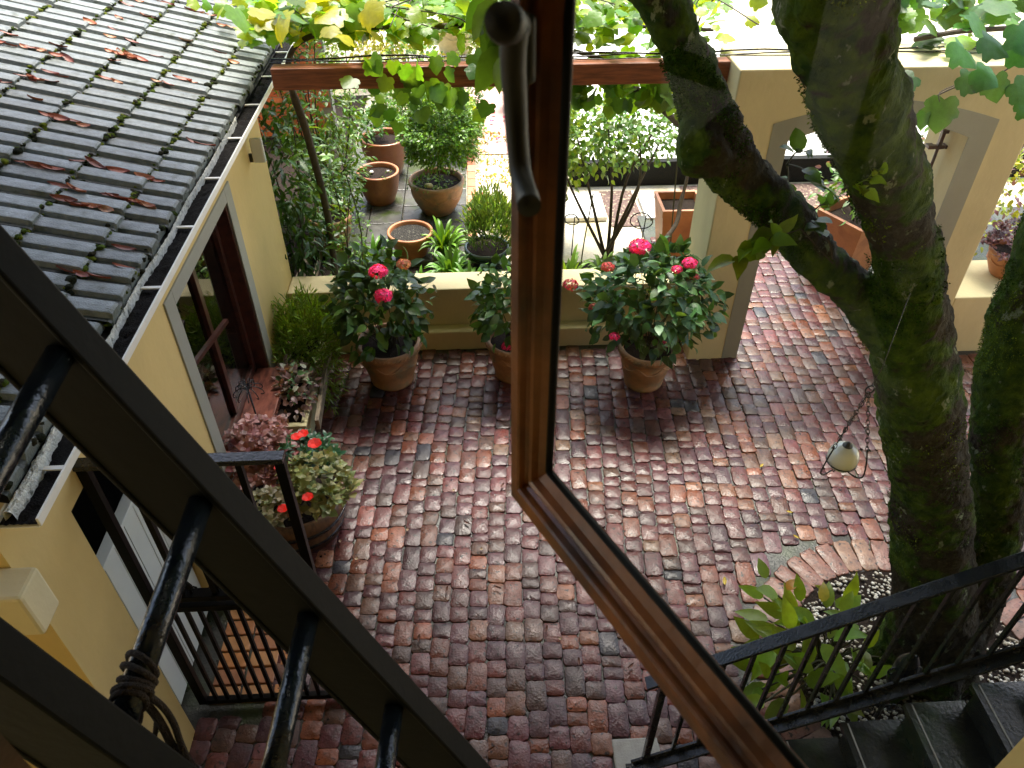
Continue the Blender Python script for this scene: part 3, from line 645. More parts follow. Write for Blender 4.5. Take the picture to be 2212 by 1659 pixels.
# ================================================================== LADDER (leans across the window)
ld_top = D(0, 620, 1856 / (2785 - 620)); ldir = ray(2450, 3215).normalized(); gdir = ray(1250, -1200).normalized()
nrm = ldir.cross(gdir).normalized()
r1 = D(130, 765, 1.035); LW = .352
lad = thing('ladder', 'black painted ladder with tubular rungs slanting across the lower left, nearest the viewer', 'ladder', (r1 + ldir * 4.2))
nrm = nrm if nrm.z > 0 else -nrm
def rail(off, name='rail'):
    a = r1 + gdir * off - ldir * .55 - nrm * .046; b_ = r1 + gdir * off + ldir * 4.2 - nrm * .016
    b = MB(); 
    b.obox(a, b_, .046, .138, up=nrm)
    b.obox(a + nrm * .067 , b_ + nrm * .067, .052, .012, up=nrm)
    b.obox(a - nrm * .067 , b_ - nrm * .067, .052, .012, up=nrm)
    return b.build(name, M['ladder'], lad, bevel=.004)
rail(.022); rail(-LW)
for k in range(-1, 14):
    a = r1 + ldir * (.30 * k)
    b = MB(); b.tube([a + gdir * .0, a - gdir * LW], .0192, 20); b.build('rung', M['pipe'], lad, smooth=True)
# rope tied on the second rung
a = r1 + ldir * .30 - gdir * .275
rp = MB()
for k in range(5):
    c = a + gdir * (.012 * (k - 2)); pts = []
    for j in range(17):
        t = 2 * math.pi * j / 16; pts.append(c + (ldir * math.cos(t) + nrm * math.sin(t)) * (.0215 + .002 * (k % 2)) + gdir * (.006 * math.sin(t + k)))
    rp.tube(pts, .0046, 7)
s0 = a - nrm * .02 + ldir * .026
dn = [s0 + Vector((.004 * math.sin(i * 1.3), -.003 * i * .3, -.045 * i)) + Vector((.006 * i, 0, 0)) * .5 for i in range(14)]
rp.tube(smooth_path(dn, 4), .0062, 7)
rp.tube(smooth_path([d + Vector((.013, .006 * math.sin(i), .0)) for i, d in enumerate(dn[:10])], 4), .005, 7)
rp.tube(smooth_path([s0, s0 + Vector((-.01, -.01, -.05)), s0 + Vector((-.045, -.02, -.10)), s0 + Vector((-.05, -.02, -.14)), s0 + Vector((-.015, -.01, -.12)), s0 + Vector((.004, 0, -.07))], 6), .004, 6)
for k in range(40):
    q = random.choice(dn); rp.tube([q, q + Vector((random.gauss(0, .02), random.gauss(0, .02), random.gauss(0, .01)))], .0007, 3)
rp.build('rope', M['rope'], smooth=True, **T('dark frayed rope knotted round a ladder rung with its end hanging down', 'rope'))

# ================================================================== NEAR WINDOW
u_ = Vector((-.505, .863, 0)); c, s = math.cos(YAW), math.sin(YAW); u_ = Vector((c * u_.x + s * u_.y, -s * u_.x + c * u_.y, 0)).normalized()
nI = Vector((-u_.y, u_.x, 0)); nI = nI if nI.dot(-u_ * 0 + Vector((-1, -1, 0))) > 0 else -nI
cor = D(1103, 1070, .76)                                         # outer lower corner of the sash, room side
SW, SH = .56, 1.25
hinge = cor - u_ * SW
def sash(base, ud, nd, W, H, name, lab, wm='sash'):
    t = thing(name, lab, 'window', base)
    prof = [(0, -.050), (0, -.002), (.003, .0), (.034, 0), (.038, -.003), (.041, -.012), (.046, -.017), (.054, -.017), (.058, -.013), (.064, -.016), (.070, -.026), (.088, -.036), (.093, -.038), (.094, -.044), (.08, -.050)]
    PS = .56; prof = [(a * PS, d_) for a, d_ in prof]
    mb = MB(); vs = []
    for (wd, dp) in prof:
        for (x, z) in ((wd * .62, wd), (W - wd * .62, wd), (W - wd * .62, H - wd), (wd * .62, H - wd)): vs.append(base + ud * x + Vector((0, 0, z)) + nd * dp * .6)
    k = len(prof); fs = [(i * 4 + j, i * 4 + (j + 1) % 4, ((i + 1) % k) * 4 + (j + 1) % 4, ((i + 1) % k) * 4 + j) for i in range(k) for j in range(4)]
    mb.add(vs, fs); fr = mb.build('frame', M[wm], t)
    g = MB(); q0 = .0505; q1 = q0 * .62; q = [(q1, q0), (W - q1, q0), (W - q1, H - q0), (q1, H - q0)]
    g.add([base + ud * x + Vector((0, 0, z)) + nd * (-.0246) for x, z in q] , [(0, 1, 2, 3)])
    g.build('pane', M['glass'], t)
    s2 = MB()
    for (a, b_) in zip(q, q[1:] + q[:1]): s2.tube([base + ud * a[0] + Vector((0, 0, a[1])) + nd * (-.0231), base + ud * b_[0] + Vector((0, 0, b_[1])) + nd * (-.0231)], .0035, 6)
    s2.build('putty', M['ladder'], t, smooth=True)
    return t
sa_ = sash(hinge, u_, nI, SW, SH, 'casement_window', 'varnished wooden casement sash swung open on the right, with glass and lever handle')
# lever handle on the closing stile
hp = lambda px, py, d: D(px, py, d)
def on_sash(px, py, off):                                        # sight line met with the sash's room-side face pushed out by off
    r = ray(px, py); q = cor + nI * off; return C0 + r * ((q - C0).dot(nI) / r.dot(nI))
h = MB(); P0 = on_sash(1105, 55, .030)
pts = [on_sash(1112, 60, .032), on_sash(1108, 130, .030), on_sash(1113, 220, .026), on_sash(1117, 300, .026), on_sash(1124, 370, .028), on_sash(1137, 420, .034), on_sash(1143, 445, .04)]
pp_ = smooth_path(pts, 6); o = len(h.v); n = 14
rads = [lerp(.0078, .0068, min(1, i / 20)) * (1.0 if i < 30 else 1.05) for i in range(len(pp_))]
h.tube(pp_, rads, 14)
h.tube([on_sash(1085, 45, .060), on_sash(1092, 50, .045), on_sash(1105, 55, .025), on_sash(1118, 58, .0)], [.009, .011, .010, .010], 16)
h.build('handle', M['handle'], sa_, smooth=True)
pl = MB(); a = on_sash(1120, 20, .004); bq = on_sash(1120, 170, .004); pl.obox(a, bq, .008, .032, up=u_); pl.build('handle_plate', M['handle'], sa_, bevel=.003)
# second sash folded back to the left; only its lower rail corner is seen
hl = D(-40, 1720, .50); ul = Vector((-.93, .36, 0)).normalized(); nl = Vector((-ul.y, ul.x, 0)); nl = nl if nl.y < 0 else -nl
sash(Vector((hl.x, hl.y, hinge.z)), ul, nl, .5, SH, 'casement_window', 'dark out of focus casement sash corner folded back at the lower left', 'jamb')

# house the photo is taken from
nh = thing('near_house', 'yellow plastered house corner at the lower right edge, next to the stairs', 'house', (2, -.5, 0))
sz0 = hinge.z
b = MB()
b.box(-9, -.12, -.05, 9, .10, sz0 - .06); b.box(-9, -.12, sz0 + SH + .05, 9, .10, 7.2)
b.box(-9, -.12, sz0 - .06, -.62, .10, sz0 + SH + .05); b.box(.52, -.12, sz0 - .06, 9, .10, sz0 + SH + .05)
p = D(2153, 1655, 1.5); b.box(p.x, .101, 1.9, p.x + 3.0, p.y, 7.2)
b.build('wall', M['plaster'], nh)
b = MB()
b.box(-3, -4, sz0 - .9, 3, -.121, sz0 - .85); b.box(-3, -4, 6.2, 3, -.121, 6.25); b.box(-3, -4.05, sz0 - .9, 3, -4, 6.25); b.box(-3.05, -4, sz0 - .9, -3, -.121, 6.25); b.box(3, -4, sz0 - .9, 3.05, -.121, 6.25)
b.build('room', M['dark'], nh)
b = MB(); b.prism([(-.35, 7.0), (1.0, 6.6), (1.0, 6.68), (-.35, 7.1)][::-1], 'x', -9, 9); b.build('eave', M['jamb'], nh)

# ================================================================== THE MOSSY TREE
def P3(px, py, wpx, d): return D(px, py, d), wpx * d / FPX / 2
tr = thing('tree', 'large leaning moss covered tree with three stems rising from the gravel bed', 'tree', (2.6, 2.5, 0))
mainl = [(1985, 1470, 235, 5.15), (2000, 1390, 200, 4.85), (2014, 1290, 182, 4.55), (2012, 1180, 180, 4.3), (2008, 1050, 172, 3.95), (1995, 930, 178, 3.6), (1982, 820, 190, 3.3), (1972, 720, 172, 3.1), (1965, 620, 160, 2.9),
         (1948, 510, 156, 2.72), (1926, 410, 172, 2.52), (1888, 300, 196, 2.33), (1850, 210, 212, 2.2), (1832, 110, 236, 2.06), (1806, 0, 270, 1.94), (1790, -150, 290, 1.8), (1780, -320, 300, 1.7)]
limbl = [(1968, 800, 120, 3.25), (1915, 715, 120, 3.15), (1862, 640, 112, 3.08), (1800, 585, 112, 3.0), (1735, 515, 122, 2.92), (1680, 450, 128, 2.85), (1620, 395, 138, 2.8), (1560, 325, 156, 2.74), (1530, 250, 140, 2.66), (1505, 165, 128, 2.58), (1468, 80, 132, 2.5), (1425, -10, 150, 2.4), (1370, -130, 160, 2.3), (1300, -300, 160, 2.2)]
sec = [(2040, 1420, 150, 4.95), (2095, 1310, 130, 4.7), (2140, 1200, 118, 4.5), (2158, 1100, 112, 4.3), (2160, 1000, 122, 4.15), (2165, 900, 140, 4.0), (2190, 780, 150, 3.85), (2222, 660, 150, 3.7), (2262, 550, 150, 3.55), (2310, 420, 150, 3.4), (2380, 250, 150, 3.2)]
mb = MB()
for L_ in (mainl, limbl, sec):
    pr = [P3(*q) for q in L_]; pr = [(p, r_ * (.80 if L_ is limbl else .90)) for p, r_ in pr]; pts = smooth_path([p for p, r_ in pr], 6); rr = []
    for i in range(len(pr) - 1): rr += [lerp(pr[i][1], pr[i + 1][1], j / 6) for j in range(6)]
    rr.append(pr[-1][1]); rr = [r_ * (1 + .05 * noise.noise((i * .35, L_[0][0], 0))) for i, r_ in enumerate(rr)]
    mb.tube(pts, rr, 28)
for (q, r_) in (((1518, 312, 2.66), .085), ((1745, 545, 2.98), .05), ((1925, 850, 3.4), .06)):
    blob_c = D(*q); m2 = MB(); blob(m2, blob_c, r_ * 1.25, (1, 1, 1), (1, 1, 1)); mb.add(m2.v, m2.f)
# root flare
for k in range(7):
    a = k * .9 + .2; base_ = Z(1985, 1440); mb.tube([base_ + Vector((math.cos(a) * .1, math.sin(a) * .1, .5)), base_ + Vector((math.cos(a) * .22, math.sin(a) * .22, .16)), base_ + Vector((math.cos(a) * .36, math.sin(a) * .36, .0))], [.10, .09, .03], 10)
trunk = mb.build('trunk', M['bark'], tr, smooth=True)
md = trunk.modifiers.new('fuse', 'REMESH'); md.mode = 'VOXEL'; md.voxel_size = .0145; md.use_smooth_shade = True
md = trunk.modifiers.new('soft', 'SMOOTH'); md.iterations = 8; md.factor = .6
for nm, sc, stg in (('lumps', .28, .055), ('ridges', .055, .034), ('grain', .016, .013)):
    tx = bpy.data.textures.new(nm, 'CLOUDS'); tx.noise_scale = sc; tx.noise_depth = 3
    md = trunk.modifiers.new(nm, 'DISPLACE'); md.texture = tx; md.strength = stg; md.mid_level = .5; md.texture_coords = 'GLOBAL'
# shaggy moss on the bark
mp = []; mn = []; mc = []
for L_ in (mainl, limbl, sec):
    pr = [(p, r_ * (.80 if L_ is limbl else .90)) for p, r_ in (P3(*q) for q in L_)]
    for k in range(42000):
        i = random.randrange(len(pr) - 1); t_ = random.random(); c_ = pr[i][0].lerp(pr[i + 1][0], t_); r_ = lerp(pr[i][1], pr[i + 1][1], t_)
        ax = (pr[i + 1][0] - pr[i][0]).normalized(); d_ = Vector((random.gauss(0, 1), random.gauss(0, 1), random.gauss(0, 1))); d_ = (d_ - ax * d_.dot(ax)).normalized()
        q_ = c_ + d_ * (r_ + random.uniform(-.004, .009)); g_ = noise.noise(q_ * 3.2) + .3 * noise.noise(q_ * 11) + .25 * (-d_.x * .8 - d_.y * .3)
        if g_ < .17 or c_.z < 1.0 or c_.z > 4.6: continue
        mp.append(tuple(q_)); mn.append(tuple(d_)); kk = math.exp(random.gauss(0, .4)); b_ = (.03, .075, .005) if noise.noise(q_ * 2.1 + Vector((9, 0, 0))) < .1 else (.10, .15, .010)
        mc.append((b_[0] * kk, b_[1] * kk, b_[2] * kk))
mn = np.array(mn); nq = len(mp)
m_ = leaves_obj('moss', M['moss'], mp, mn * .5 + rng.normal(0, .7, (nq, 3)), rng.normal(0, 1, (nq, 3)) + mn * 1.2, rng.uniform(.006, .013, nq), mc, DIA, tr); m_['kind'] = 'stuff'
# leafy sprigs growing from the bark
LG = (.12, .22, .03); MG = (.05, .12, .025); DG = (.025, .07, .018); VG = (.10, .20, .02); YG = (.30, .36, .03)
def sprig(base, tips, size, cols, tpl=OV, n=4, parent=None, m=None, name='sprig'):
    mb_ = MB(); P, Dv, Nv, sz = [], [], [], []
    for tp in tips:
        path = smooth_path([base, (base + tp) / 2 + Vector((0, 0, .02)), tp], 4); mb_.tube(path, [.004, .0035] + [.003] * (len(path) - 4) + [.002, .0015], 5)
        for k in range(n):
            q = path[min(len(path) - 1, int(len(path) * (.45 + .55 * k / max(1, n - 1))))]; dd = (tp - base).normalized() + Vector((random.gauss(0, .6), random.gauss(0, .6), random.gauss(0, .25)))
            P.append(q); Dv.append(dd); Nv.append((random.gauss(0, .3), random.gauss(-.3, .3), 1)); sz.append(size * random.uniform(.7, 1.2))
    st_ = mb_.build(name, M['stem'], parent, smooth=True)
    leaves_obj('leaves', m or M['vineleaf'], P, Dv, Nv, sz, cjit(cols, len(P), .15), tpl, st_)
    return st_
for b_, tips, size, colr in (((1700, 355, 2.75), ((1765, 400, 2.6), (1730, 330, 2.6), (1700, 430, 2.9)), .085, MG), ((1820, 410, 2.5), ((1880, 388, 2.3), (1900, 375, 2.28), (1870, 410, 2.3)), .07, LG),
                             ((1690, 500, 2.85), ((1590, 560, 2.7), (1640, 545, 2.7), (1660, 520, 2.7)), .10, LG), ((1745, 470, 2.9), ((1770, 495, 2.8), (1790, 440, 2.7)), .08, MG)):
    sprig(D(*b_), [D(*t_) for t_ in tips], size, colr, n=5, parent=tr)
# bare twigs
b = MB(); b.tube(smooth_path([D(1800, 560, 2.85), D(1790, 520, 2.8), D(1765, 490, 2.8), D(1745, 475, 2.8)], 5), .004, 5); b.tube([D(1700, 505, 2.8), D(1730, 495, 2.75), D(1800, 570, 2.75)], .003, 5); b.build('twig', M['woodstem'], tr, smooth=True)
# crown overhead (out of the frame; it shades the courtyard)
n = 30000
cen = np.array([[1.2, 1.6, 6.6], [3.4, 2.4, 6.9], [-.8, 2.2, 6.7], [3.0, 1.4, 6.6], [5.2, 2.4, 6.5], [-2.6, 1.9, 6.6], [.4, 3.7, 7.0], [2.6, 4.2, 7.1], [-1.8, 4.0, 6.8], [.6, 5.7, 7.0], [2.6, 5.3, 7.0], [-1.4, 5.9, 6.9], [-2.8, 5.4, 6.8], [1.6, 3.2, 6.8], [-.6, 3.6, 6.7], [4.6, 4.4, 6.9], [4.8, 5.2, 6.9], [-3.4, 3.6, 6.6]])
ci = rng.integers(0, len(cen), n); q = rng.normal(0, 1, (n, 3)); q /= np.linalg.norm(q, axis=1, keepdims=True); q *= rng.uniform(.5, 1, (n, 1)) ** .5
P = cen[ci] + q * np.array([1.6, 1.3, .8]); keep = (P[:, 2] > 5.75); P = P[keep]; n = len(P)
leaves_obj('crown', M['leaf'], P, rng.normal(0, 1, (n, 3)), rng.normal(0, .5, (n, 3)) + np.array([0, 0, 1]), rng.uniform(.2, .3, n), cjit(MG, n, .3), OV, tr)
mb = MB()
for a, b_ in (((1790, -320, 1.7), (1.2, 1.4, 6.8)), ((1790, -320, 1.7), (2.8, 1.2, 6.8)), ((1300, -300, 2.2), (-.6, 2.4, 6.9)), ((1300, -300, 2.2), (.6, 3.2, 7.0)), ((2380, 250, 3.2), (4.6, 2.4, 6.6))):
    a = D(*a); b_ = Vector(b_); mb.tube(smooth_path([a, (a + b_) / 2 + Vector((random.gauss(0, .2), random.gauss(0, .2), 0)), b_], 6), [.12] * 6 + [.09, .08, .07, .06, .05, .04, .03], 10)
mb.build('branch', M['bark'], tr, smooth=True)

# ================================================================== HANGING LAMP
hc = D(1822, 985, 3.0)
hl_ = thing('hanging_oil_lamp', 'round cream ceramic oil lamp hanging in a black iron cradle on chains beside the trunk', 'lamp', hc)
rr = .049; 
b = MB(); b.lathe([(.012, -.052), (.028, -.050), (.040, -.040), (.048, -.022), (.0485, -.020), (.050, -.018), (.051, -.002), (.049, .012), (.043, .028), (.032, .041), (.018, .048), (.013, .050)], hc, n=40, cap1=True); b.build('bowl', M['ceramic'], hl_, smooth=True)
b = MB(); b.lathe([(.017, .046), (.016, .052), (.009, .054), (.008, .062), (.004, .066)], hc, n=20, cap1=True); b.build('burner', M['handle'], hl_, smooth=True)
b = MB(); topz = .30
b.tube([hc + Vector((.050 * math.cos(t), .050 * math.sin(t), -.024)) for t in [i * math.pi / 12 for i in range(25)]], .0022, 6)
for k in range(3):
    a = R(200 + 120 * k); e_ = Vector((math.cos(a), math.sin(a), 0))
    pts = [hc + e_ * r_ + Vector((0, 0, z_)) for r_, z_ in ((.02, -.070), (.012, -.060), (.022, -.054), (.036, -.060), (.060, -.066), (.078, -.055), (.080, -.03), (.072, .02), (.062, .06), (.066, .07), (.072, .064))]
    b.tube(smooth_path(pts, 4), .0028, 6)
b.build('cradle', M['iron'], hl_, smooth=True)
b = MB(); ring = hc + Vector((0, 0, .285))
for k in range(3):
    a = R(200 + 120 * k); e_ = Vector((math.cos(a), math.sin(a), 0)); p0 = hc + e_ * .062 + Vector((0, 0, .06)); p1 = ring; nl_ = 13
    for i in range(nl_):
        c_ = p0.lerp(p1, (i + .5) / nl_); dd = (p1 - p0).normalized(); sx = dd.orthogonal().normalized() if i % 2 else dd.cross(dd.orthogonal().normalized()); L2 = (p1 - p0).length / nl_ * .68
        b.tube([c_ + dd * (math.cos(t) * L2) + sx * (math.sin(t) * .0055) for t in [j * math.pi / 5 for j in range(11)]], .0013, 5, cap=False)
b.tube([ring + Vector((.014 * math.cos(t), 0, .012 + .016 * math.sin(t))) for t in [j * math.pi / 8 for j in range(17)]], .0025, 6, cap=False)
b.tube([ring + Vector((0, 0, .028)), ring + Vector((.012, .0, .10)), ring + Vector((.04, .05, .34))], .0013, 5)
b.build('chain', M['iron'], hl_, smooth=True)
hl_.scale = (1.15, 1.15, 1.15)

# ================================================================== POTS
def pot(name, label, c, Rr, H, style='rim', mt='terracotta', group=None, soil='soil', rb=.66, cat='plant pot'):
    c = Vector(c); t = thing(name, label, cat, c, group)
    b = MB()
    if style == 'urn':     # garden pot with rolled rim and garland band
        pr = [(Rr * rb, 0), (Rr * rb * 1.03, .015), (Rr * rb * 1.06, H * .10), (Rr * rb * 1.03, H * .12), (Rr * .78, H * .35), (Rr * .84, H * .55), (Rr * .86, H * .58), (Rr * .84, H * .61), (Rr * .87, H * .80), (Rr * .96, H * .83), (Rr * 1.0, H * .87), (Rr * 1.01, H * .93), (Rr * .97, H * .985), (Rr * .92, H), (Rr * .86, H * .99), (Rr * .83, H * .9), (Rr * .80, H * .8)]
    elif style == 'belly':
        pr = [(Rr * .52, 0), (Rr * .62, H * .08), (Rr * .88, H * .45), (Rr * .97, H * .75), (Rr * .99, H * .86), (Rr * 1.03, H * .88), (Rr * 1.04, H * .96), (Rr * 1.0, H), (Rr * .93, H), (Rr * .91, H * .94), (Rr * .88, H * .82)]
    elif style == 'tall':
        pr = [(Rr * .60, 0), (Rr * .66, H * .04), (Rr * .86, H * .38), (Rr * .95, H * .66), (Rr * .955, H * .69), (Rr * .965, H * .70), (Rr * .98, H * .92), (Rr * 1.0, H * .95), (Rr * 1.0, H * .985), (Rr * .97, H), (Rr * .90, H), (Rr * .87, H * .97), (Rr * .86, H * .84)]
    else:
        pr = [(Rr * rb, 0), (Rr * rb * 1.02, .01), (Rr * .90, H * .78), (Rr * .91, H * .80), (Rr * .99, H * .81), (Rr * 1.0, H * .97), (Rr * .98, H), (Rr * .90, H), (Rr * .88, H * .97), (Rr * .86, H * .84)]
    b.lathe(pr, (c.x, c.y, c.z), n=56)
    if style == 'urn':       # rope edge and swags in relief
        for j in range(48):
            a = 2 * math.pi * j / 48; q = c + Vector((math.cos(a) * Rr * 1.01, math.sin(a) * Rr * 1.01, H * .90)); q2 = c + Vector((math.cos(a + .09) * Rr * 1.005, math.sin(a + .09) * Rr * 1.005, H * .955)); b.tube([q, q2], .006, 5)
    if style in ('urn', 'belly'):
        for j in range(6):
            pts = []
            for i in range(9):
                a = 2 * math.pi * (j + i / 8) / 6; zz = H * (.72 - .16 * math.sin(math.pi * i / 8)); 
                rad_ = np.interp(zz, [z for r_, z in pr[:10]], [r_ for r_, z in pr[:10]]); pts.append(c + Vector((math.cos(a) * (rad_ + .003), math.sin(a) * (rad_ + .003), zz)))
            b.tube(pts, [.003, .005, .007, .008, .009, .008, .007, .005, .003], 6)
    b.build('pot', M[mt], t, smooth=True)
    s2 = MB(); n = 28; s2.lathe([(.0001, H * .86 + .01), (Rr * .5, H * .86 + .006), (Rr * .885, H * .855)], c, n=n, cap0=False); s2.build('soil', M[soil], t, smooth=True)
    return t
def shell(n, c, rad, inner=.55, zmin=-1.0, flat=0):
    q = rng.normal(0, 1, (n * 3, 3)); q /= np.linalg.norm(q, axis=1, keepdims=True); q = q[q[:, 2] > zmin][:n]; n = len(q)
    k = rng.uniform(inner ** 3, 1, (n, 1)) ** (1 / 3); lump = 1 + .16 * np.sin(q[:, :1] * 5 + c[0] * 7) * np.cos(q[:, 1:2] * 6 + c[1] * 5) + .12 * np.sin(q[:, 2:3] * 9)
    return np.array(c)[None] + q * k * lump * np.array(rad)[None], q
def foliage(parent, c, rad, n, size, col, tpl=OV, m='leaf', inner=.5, up=.6, alt=None, p=0, name='foliage', zmin=-.6, droop=.2, v=.28, width=1.0, stems=0, base=None):
    P, q = shell(n, c, rad, inner, zmin); n = len(P)
    Dv = q + rng.normal(0, .55, (n, 3)) + np.array([0, 0, -droop]); Nv = q * .5 + np.array([0, 0, up]) + rng.normal(0, .35, (n, 3))
    if stems:
        sb_ = MB(); bs = Vector(base)
        for k in range(stems):
            e_ = Vector(P[random.randrange(n)]); mid = bs.lerp(e_, .5) + Vector((random.gauss(0, .03), random.gauss(0, .03), .06)); path = smooth_path([bs + Vector((random.gauss(0, .04), random.gauss(0, .04), 0)), mid, e_], 4); sb_.tube(path, [.006 - .0006 * i for i in range(len(path))], 5)
        sb_.build('stems', M['stem'], parent, smooth=True)
    return leaves_obj(name, M[m], P, Dv, Nv, rng.uniform(.7, 1.25, n) * size, cjit(col, n, v, alt, p), tpl, parent, width=width)
def flowerhead(parent, c, r_, col, n=130, alt=None, sq=.8):
    q = rng.normal(0, 1, (n, 3)); q /= np.linalg.norm(q, axis=1, keepdims=True); q[:, 2] = np.abs(q[:, 2]) * 1.0 - .25 * (rng.random(n) < .3)
    P, Dv, Nv, cs = [], [], [], []
    base = cjit(col, n, .38, alt, .3 if alt else 0)
    for i in range(n):
        nn = Vector(q[i]).normalized(); a = nn.orthogonal().normalized(); b_ = nn.cross(a); ph = random.random() * 3; pc = Vector(c) + Vector((nn.x * r_, nn.y * r_, nn.z * r_ * sq)) * random.uniform(.82, 1.1)
        for k in range(4):
            t = ph + k * math.pi / 2; d = a * math.cos(t) + b_ * math.sin(t); P.append(pc); Dv.append(d + nn * .15); Nv.append(nn); cs.append(base[i])
    return leaves_obj('flower_head', M['petal'], P, Dv, Nv, r_ * .21, cs, PET, parent)
PINK = (.74, .035, .21); SALM = (.55, .16, .12)
hp_ = (('potted hydrangea with two deep pink flower heads, left one by the trough planters', (-.83, 5.56, 0), .295, .44, 1.0), ('green hydrangea in a terracotta pot half hidden behind the window sash', (.30, 5.58, 0), .26, .42, .8), ('widest potted hydrangea, pink flower heads, standing next to the arch pillar', (1.49, 5.40, 0), .26, .42, 1.2))
H = []
for lab, c, Rr, h, k in hp_: H.append(pot('potted_hydrangea', lab, c, Rr, h, 'urn', group='hydrangeas in terracotta pots', cat='potted plant'))
HG = (.042, .10, .024); HG2 = (.065, .16, .05)
foliage(H[0], (-.86, 5.50, .86), (.40, .34, .46), 520, .12, HG, stems=22, base=(-.83, 5.56, .36), inner=.55, droop=.3, alt=(.08, .17, .03), p=.12)
foliage(H[1], (.28, 5.55, .80), (.34, .33, .40), 420, .10, (.06, .14, .03), stems=14, base=(.3, 5.58, .34), droop=.3, width=1.1)
foliage(H[2], (1.47, 5.40, .88), (.53, .42, .46), 820, .12, HG2, stems=26, base=(1.49, 5.40, .34), inner=.6, droop=.3, alt=(.04, .10, .05), p=.3)
for hi, fs in ((0, ((817, 588, 5.15, .068, PINK, None), (828, 640, 5.10, .068, PINK, None), (872, 572, 5.35, .055, (.5, .25, .12), SALM))),
               (1, ((1232, 616, 5.45, .060, SALM, PINK), (1283, 665, 5.35, .045, (.5, .08, .12), SALM), (1097, 748, 5.3, .05, PINK, None))),
               (2, ((1382, 535, 5.30, .082, PINK, None), (1490, 570, 5.15, .058, PINK, None), (1462, 583, 5.15, .042, PINK, None), (1313, 578, 5.30, .052, (.55, .08, .1), SALM), (1440, 742, 5.02, .038, SALM, PINK), (1327, 728, 5.02, .042, PINK, None), (1500, 598, 5.3, .04, (.5, .1, .12), None), (1425, 580, 5.6, .045, (.35, .2, .1), SALM)))):
    for px, py, yy, r_, c1, c2 in fs: flowerhead(H[hi], Y(px, py, yy), r_ * 1.02, c1, alt=c2, sq=.7)

# --- trough planters by the house wall
def trough(name, label, x0, y0, x1, y1, z1, mt, group=None):
    t = thing(name, label, 'planter', ((x0 + x1) / 2, (y0 + y1) / 2, 0), group); b = MB()
    e_ = .03
    b.box(x0 + .02, y0 + .02, 0, x1 - .02, y0 + .045, z1 - .03); b.box(x0 + .02, y1 - .045, 0, x1 - .02, y1 - .02, z1 - .03); b.box(x0 + .02, y0 + .0451, 0, x0 + .045, y1 - .0451, z1 - .03); b.box(x1 - .045, y0 + .0451, 0, x1 - .02, y1 - .0451, z1 - .03)
    b.box(x0, y0, z1 - .03, x1, y0 + .05, z1); b.box(x0, y1 - .05, z1 - .03, x1, y1, z1); b.box(x0, y0 + .0501, z1 - .03, x0 + .05, y1 - .0501, z1); b.box(x1 - .05, y0 + .0501, z1 - .03, x1, y1 - .0501, z1)
    b.build('box', M[mt], t, bevel=.006)
    b = MB(); b.box(x0 + .046, y0 + .046, .02, x1 - .046, y1 - .046, z1 - .05); b.build('soil', M['soil'], t); return t
tA = trough('trough_planter', 'pale clay trough with pink and white speckled foliage, in front of the feathery one', -1.78, 4.62, -1.44, 5.28, .30, 'trough')
tB = trough('trough_planter', 'clay trough overflowing with feathery light green plants below the low wall', -1.78, 5.31, -1.44, 5.95, .30, 'trough')
PKL = (.30, .13, .14); GRY = (.16, .24, .13)
foliage(tA, (-1.60, 4.98, .36), (.19, .34, .20), 300, .062, (.16, .12, .10), zmin=-.1, inner=.3, alt=(.24, .15, .15), p=.4, v=.3, width=1.15)
foliage(tA, (-1.55, 5.02, .40), (.15, .22, .18), 90, .058, (.10, .20, .09), zmin=0, inner=.4, alt=(.40, .42, .33), p=.4, name='white_leaves')
P, q = shell(3200, (-1.56, 5.60, .46), (.34, .40, .34), .2, -.3)
leaves_obj('feathery_foliage', M['leaf'], P, q * .6 + rng.normal(0, .5, q.shape) + np.array([.1, -.1, .5]), rng.normal(0, 1, q.shape), rng.uniform(.05, .10, len(P)), cjit((.17, .29, .04), len(P), .3), NEE, tB, width=1.5)
P, q = shell(500, (-1.37, 5.40, .20), (.14, .34, .22), .2, -1)
leaves_obj('trailing_foliage', M['leaf'], P, q * .4 + rng.normal(0, .5, q.shape) + np.array([.3, -.1, -.4]), rng.normal(0, 1, q.shape), rng.uniform(.04, .09, len(P)), cjit((.17, .28, .04), len(P), .3), NEE, tB, width=1.5)
b = MB(); b.obox(Z(686, 918, .24), Z(712, 752, .30), .035, .11); b.build('plank', M['plank'], bevel=.004, **T('long weathered plank lying on edge along the outer side of the trough planters', 'plank'))
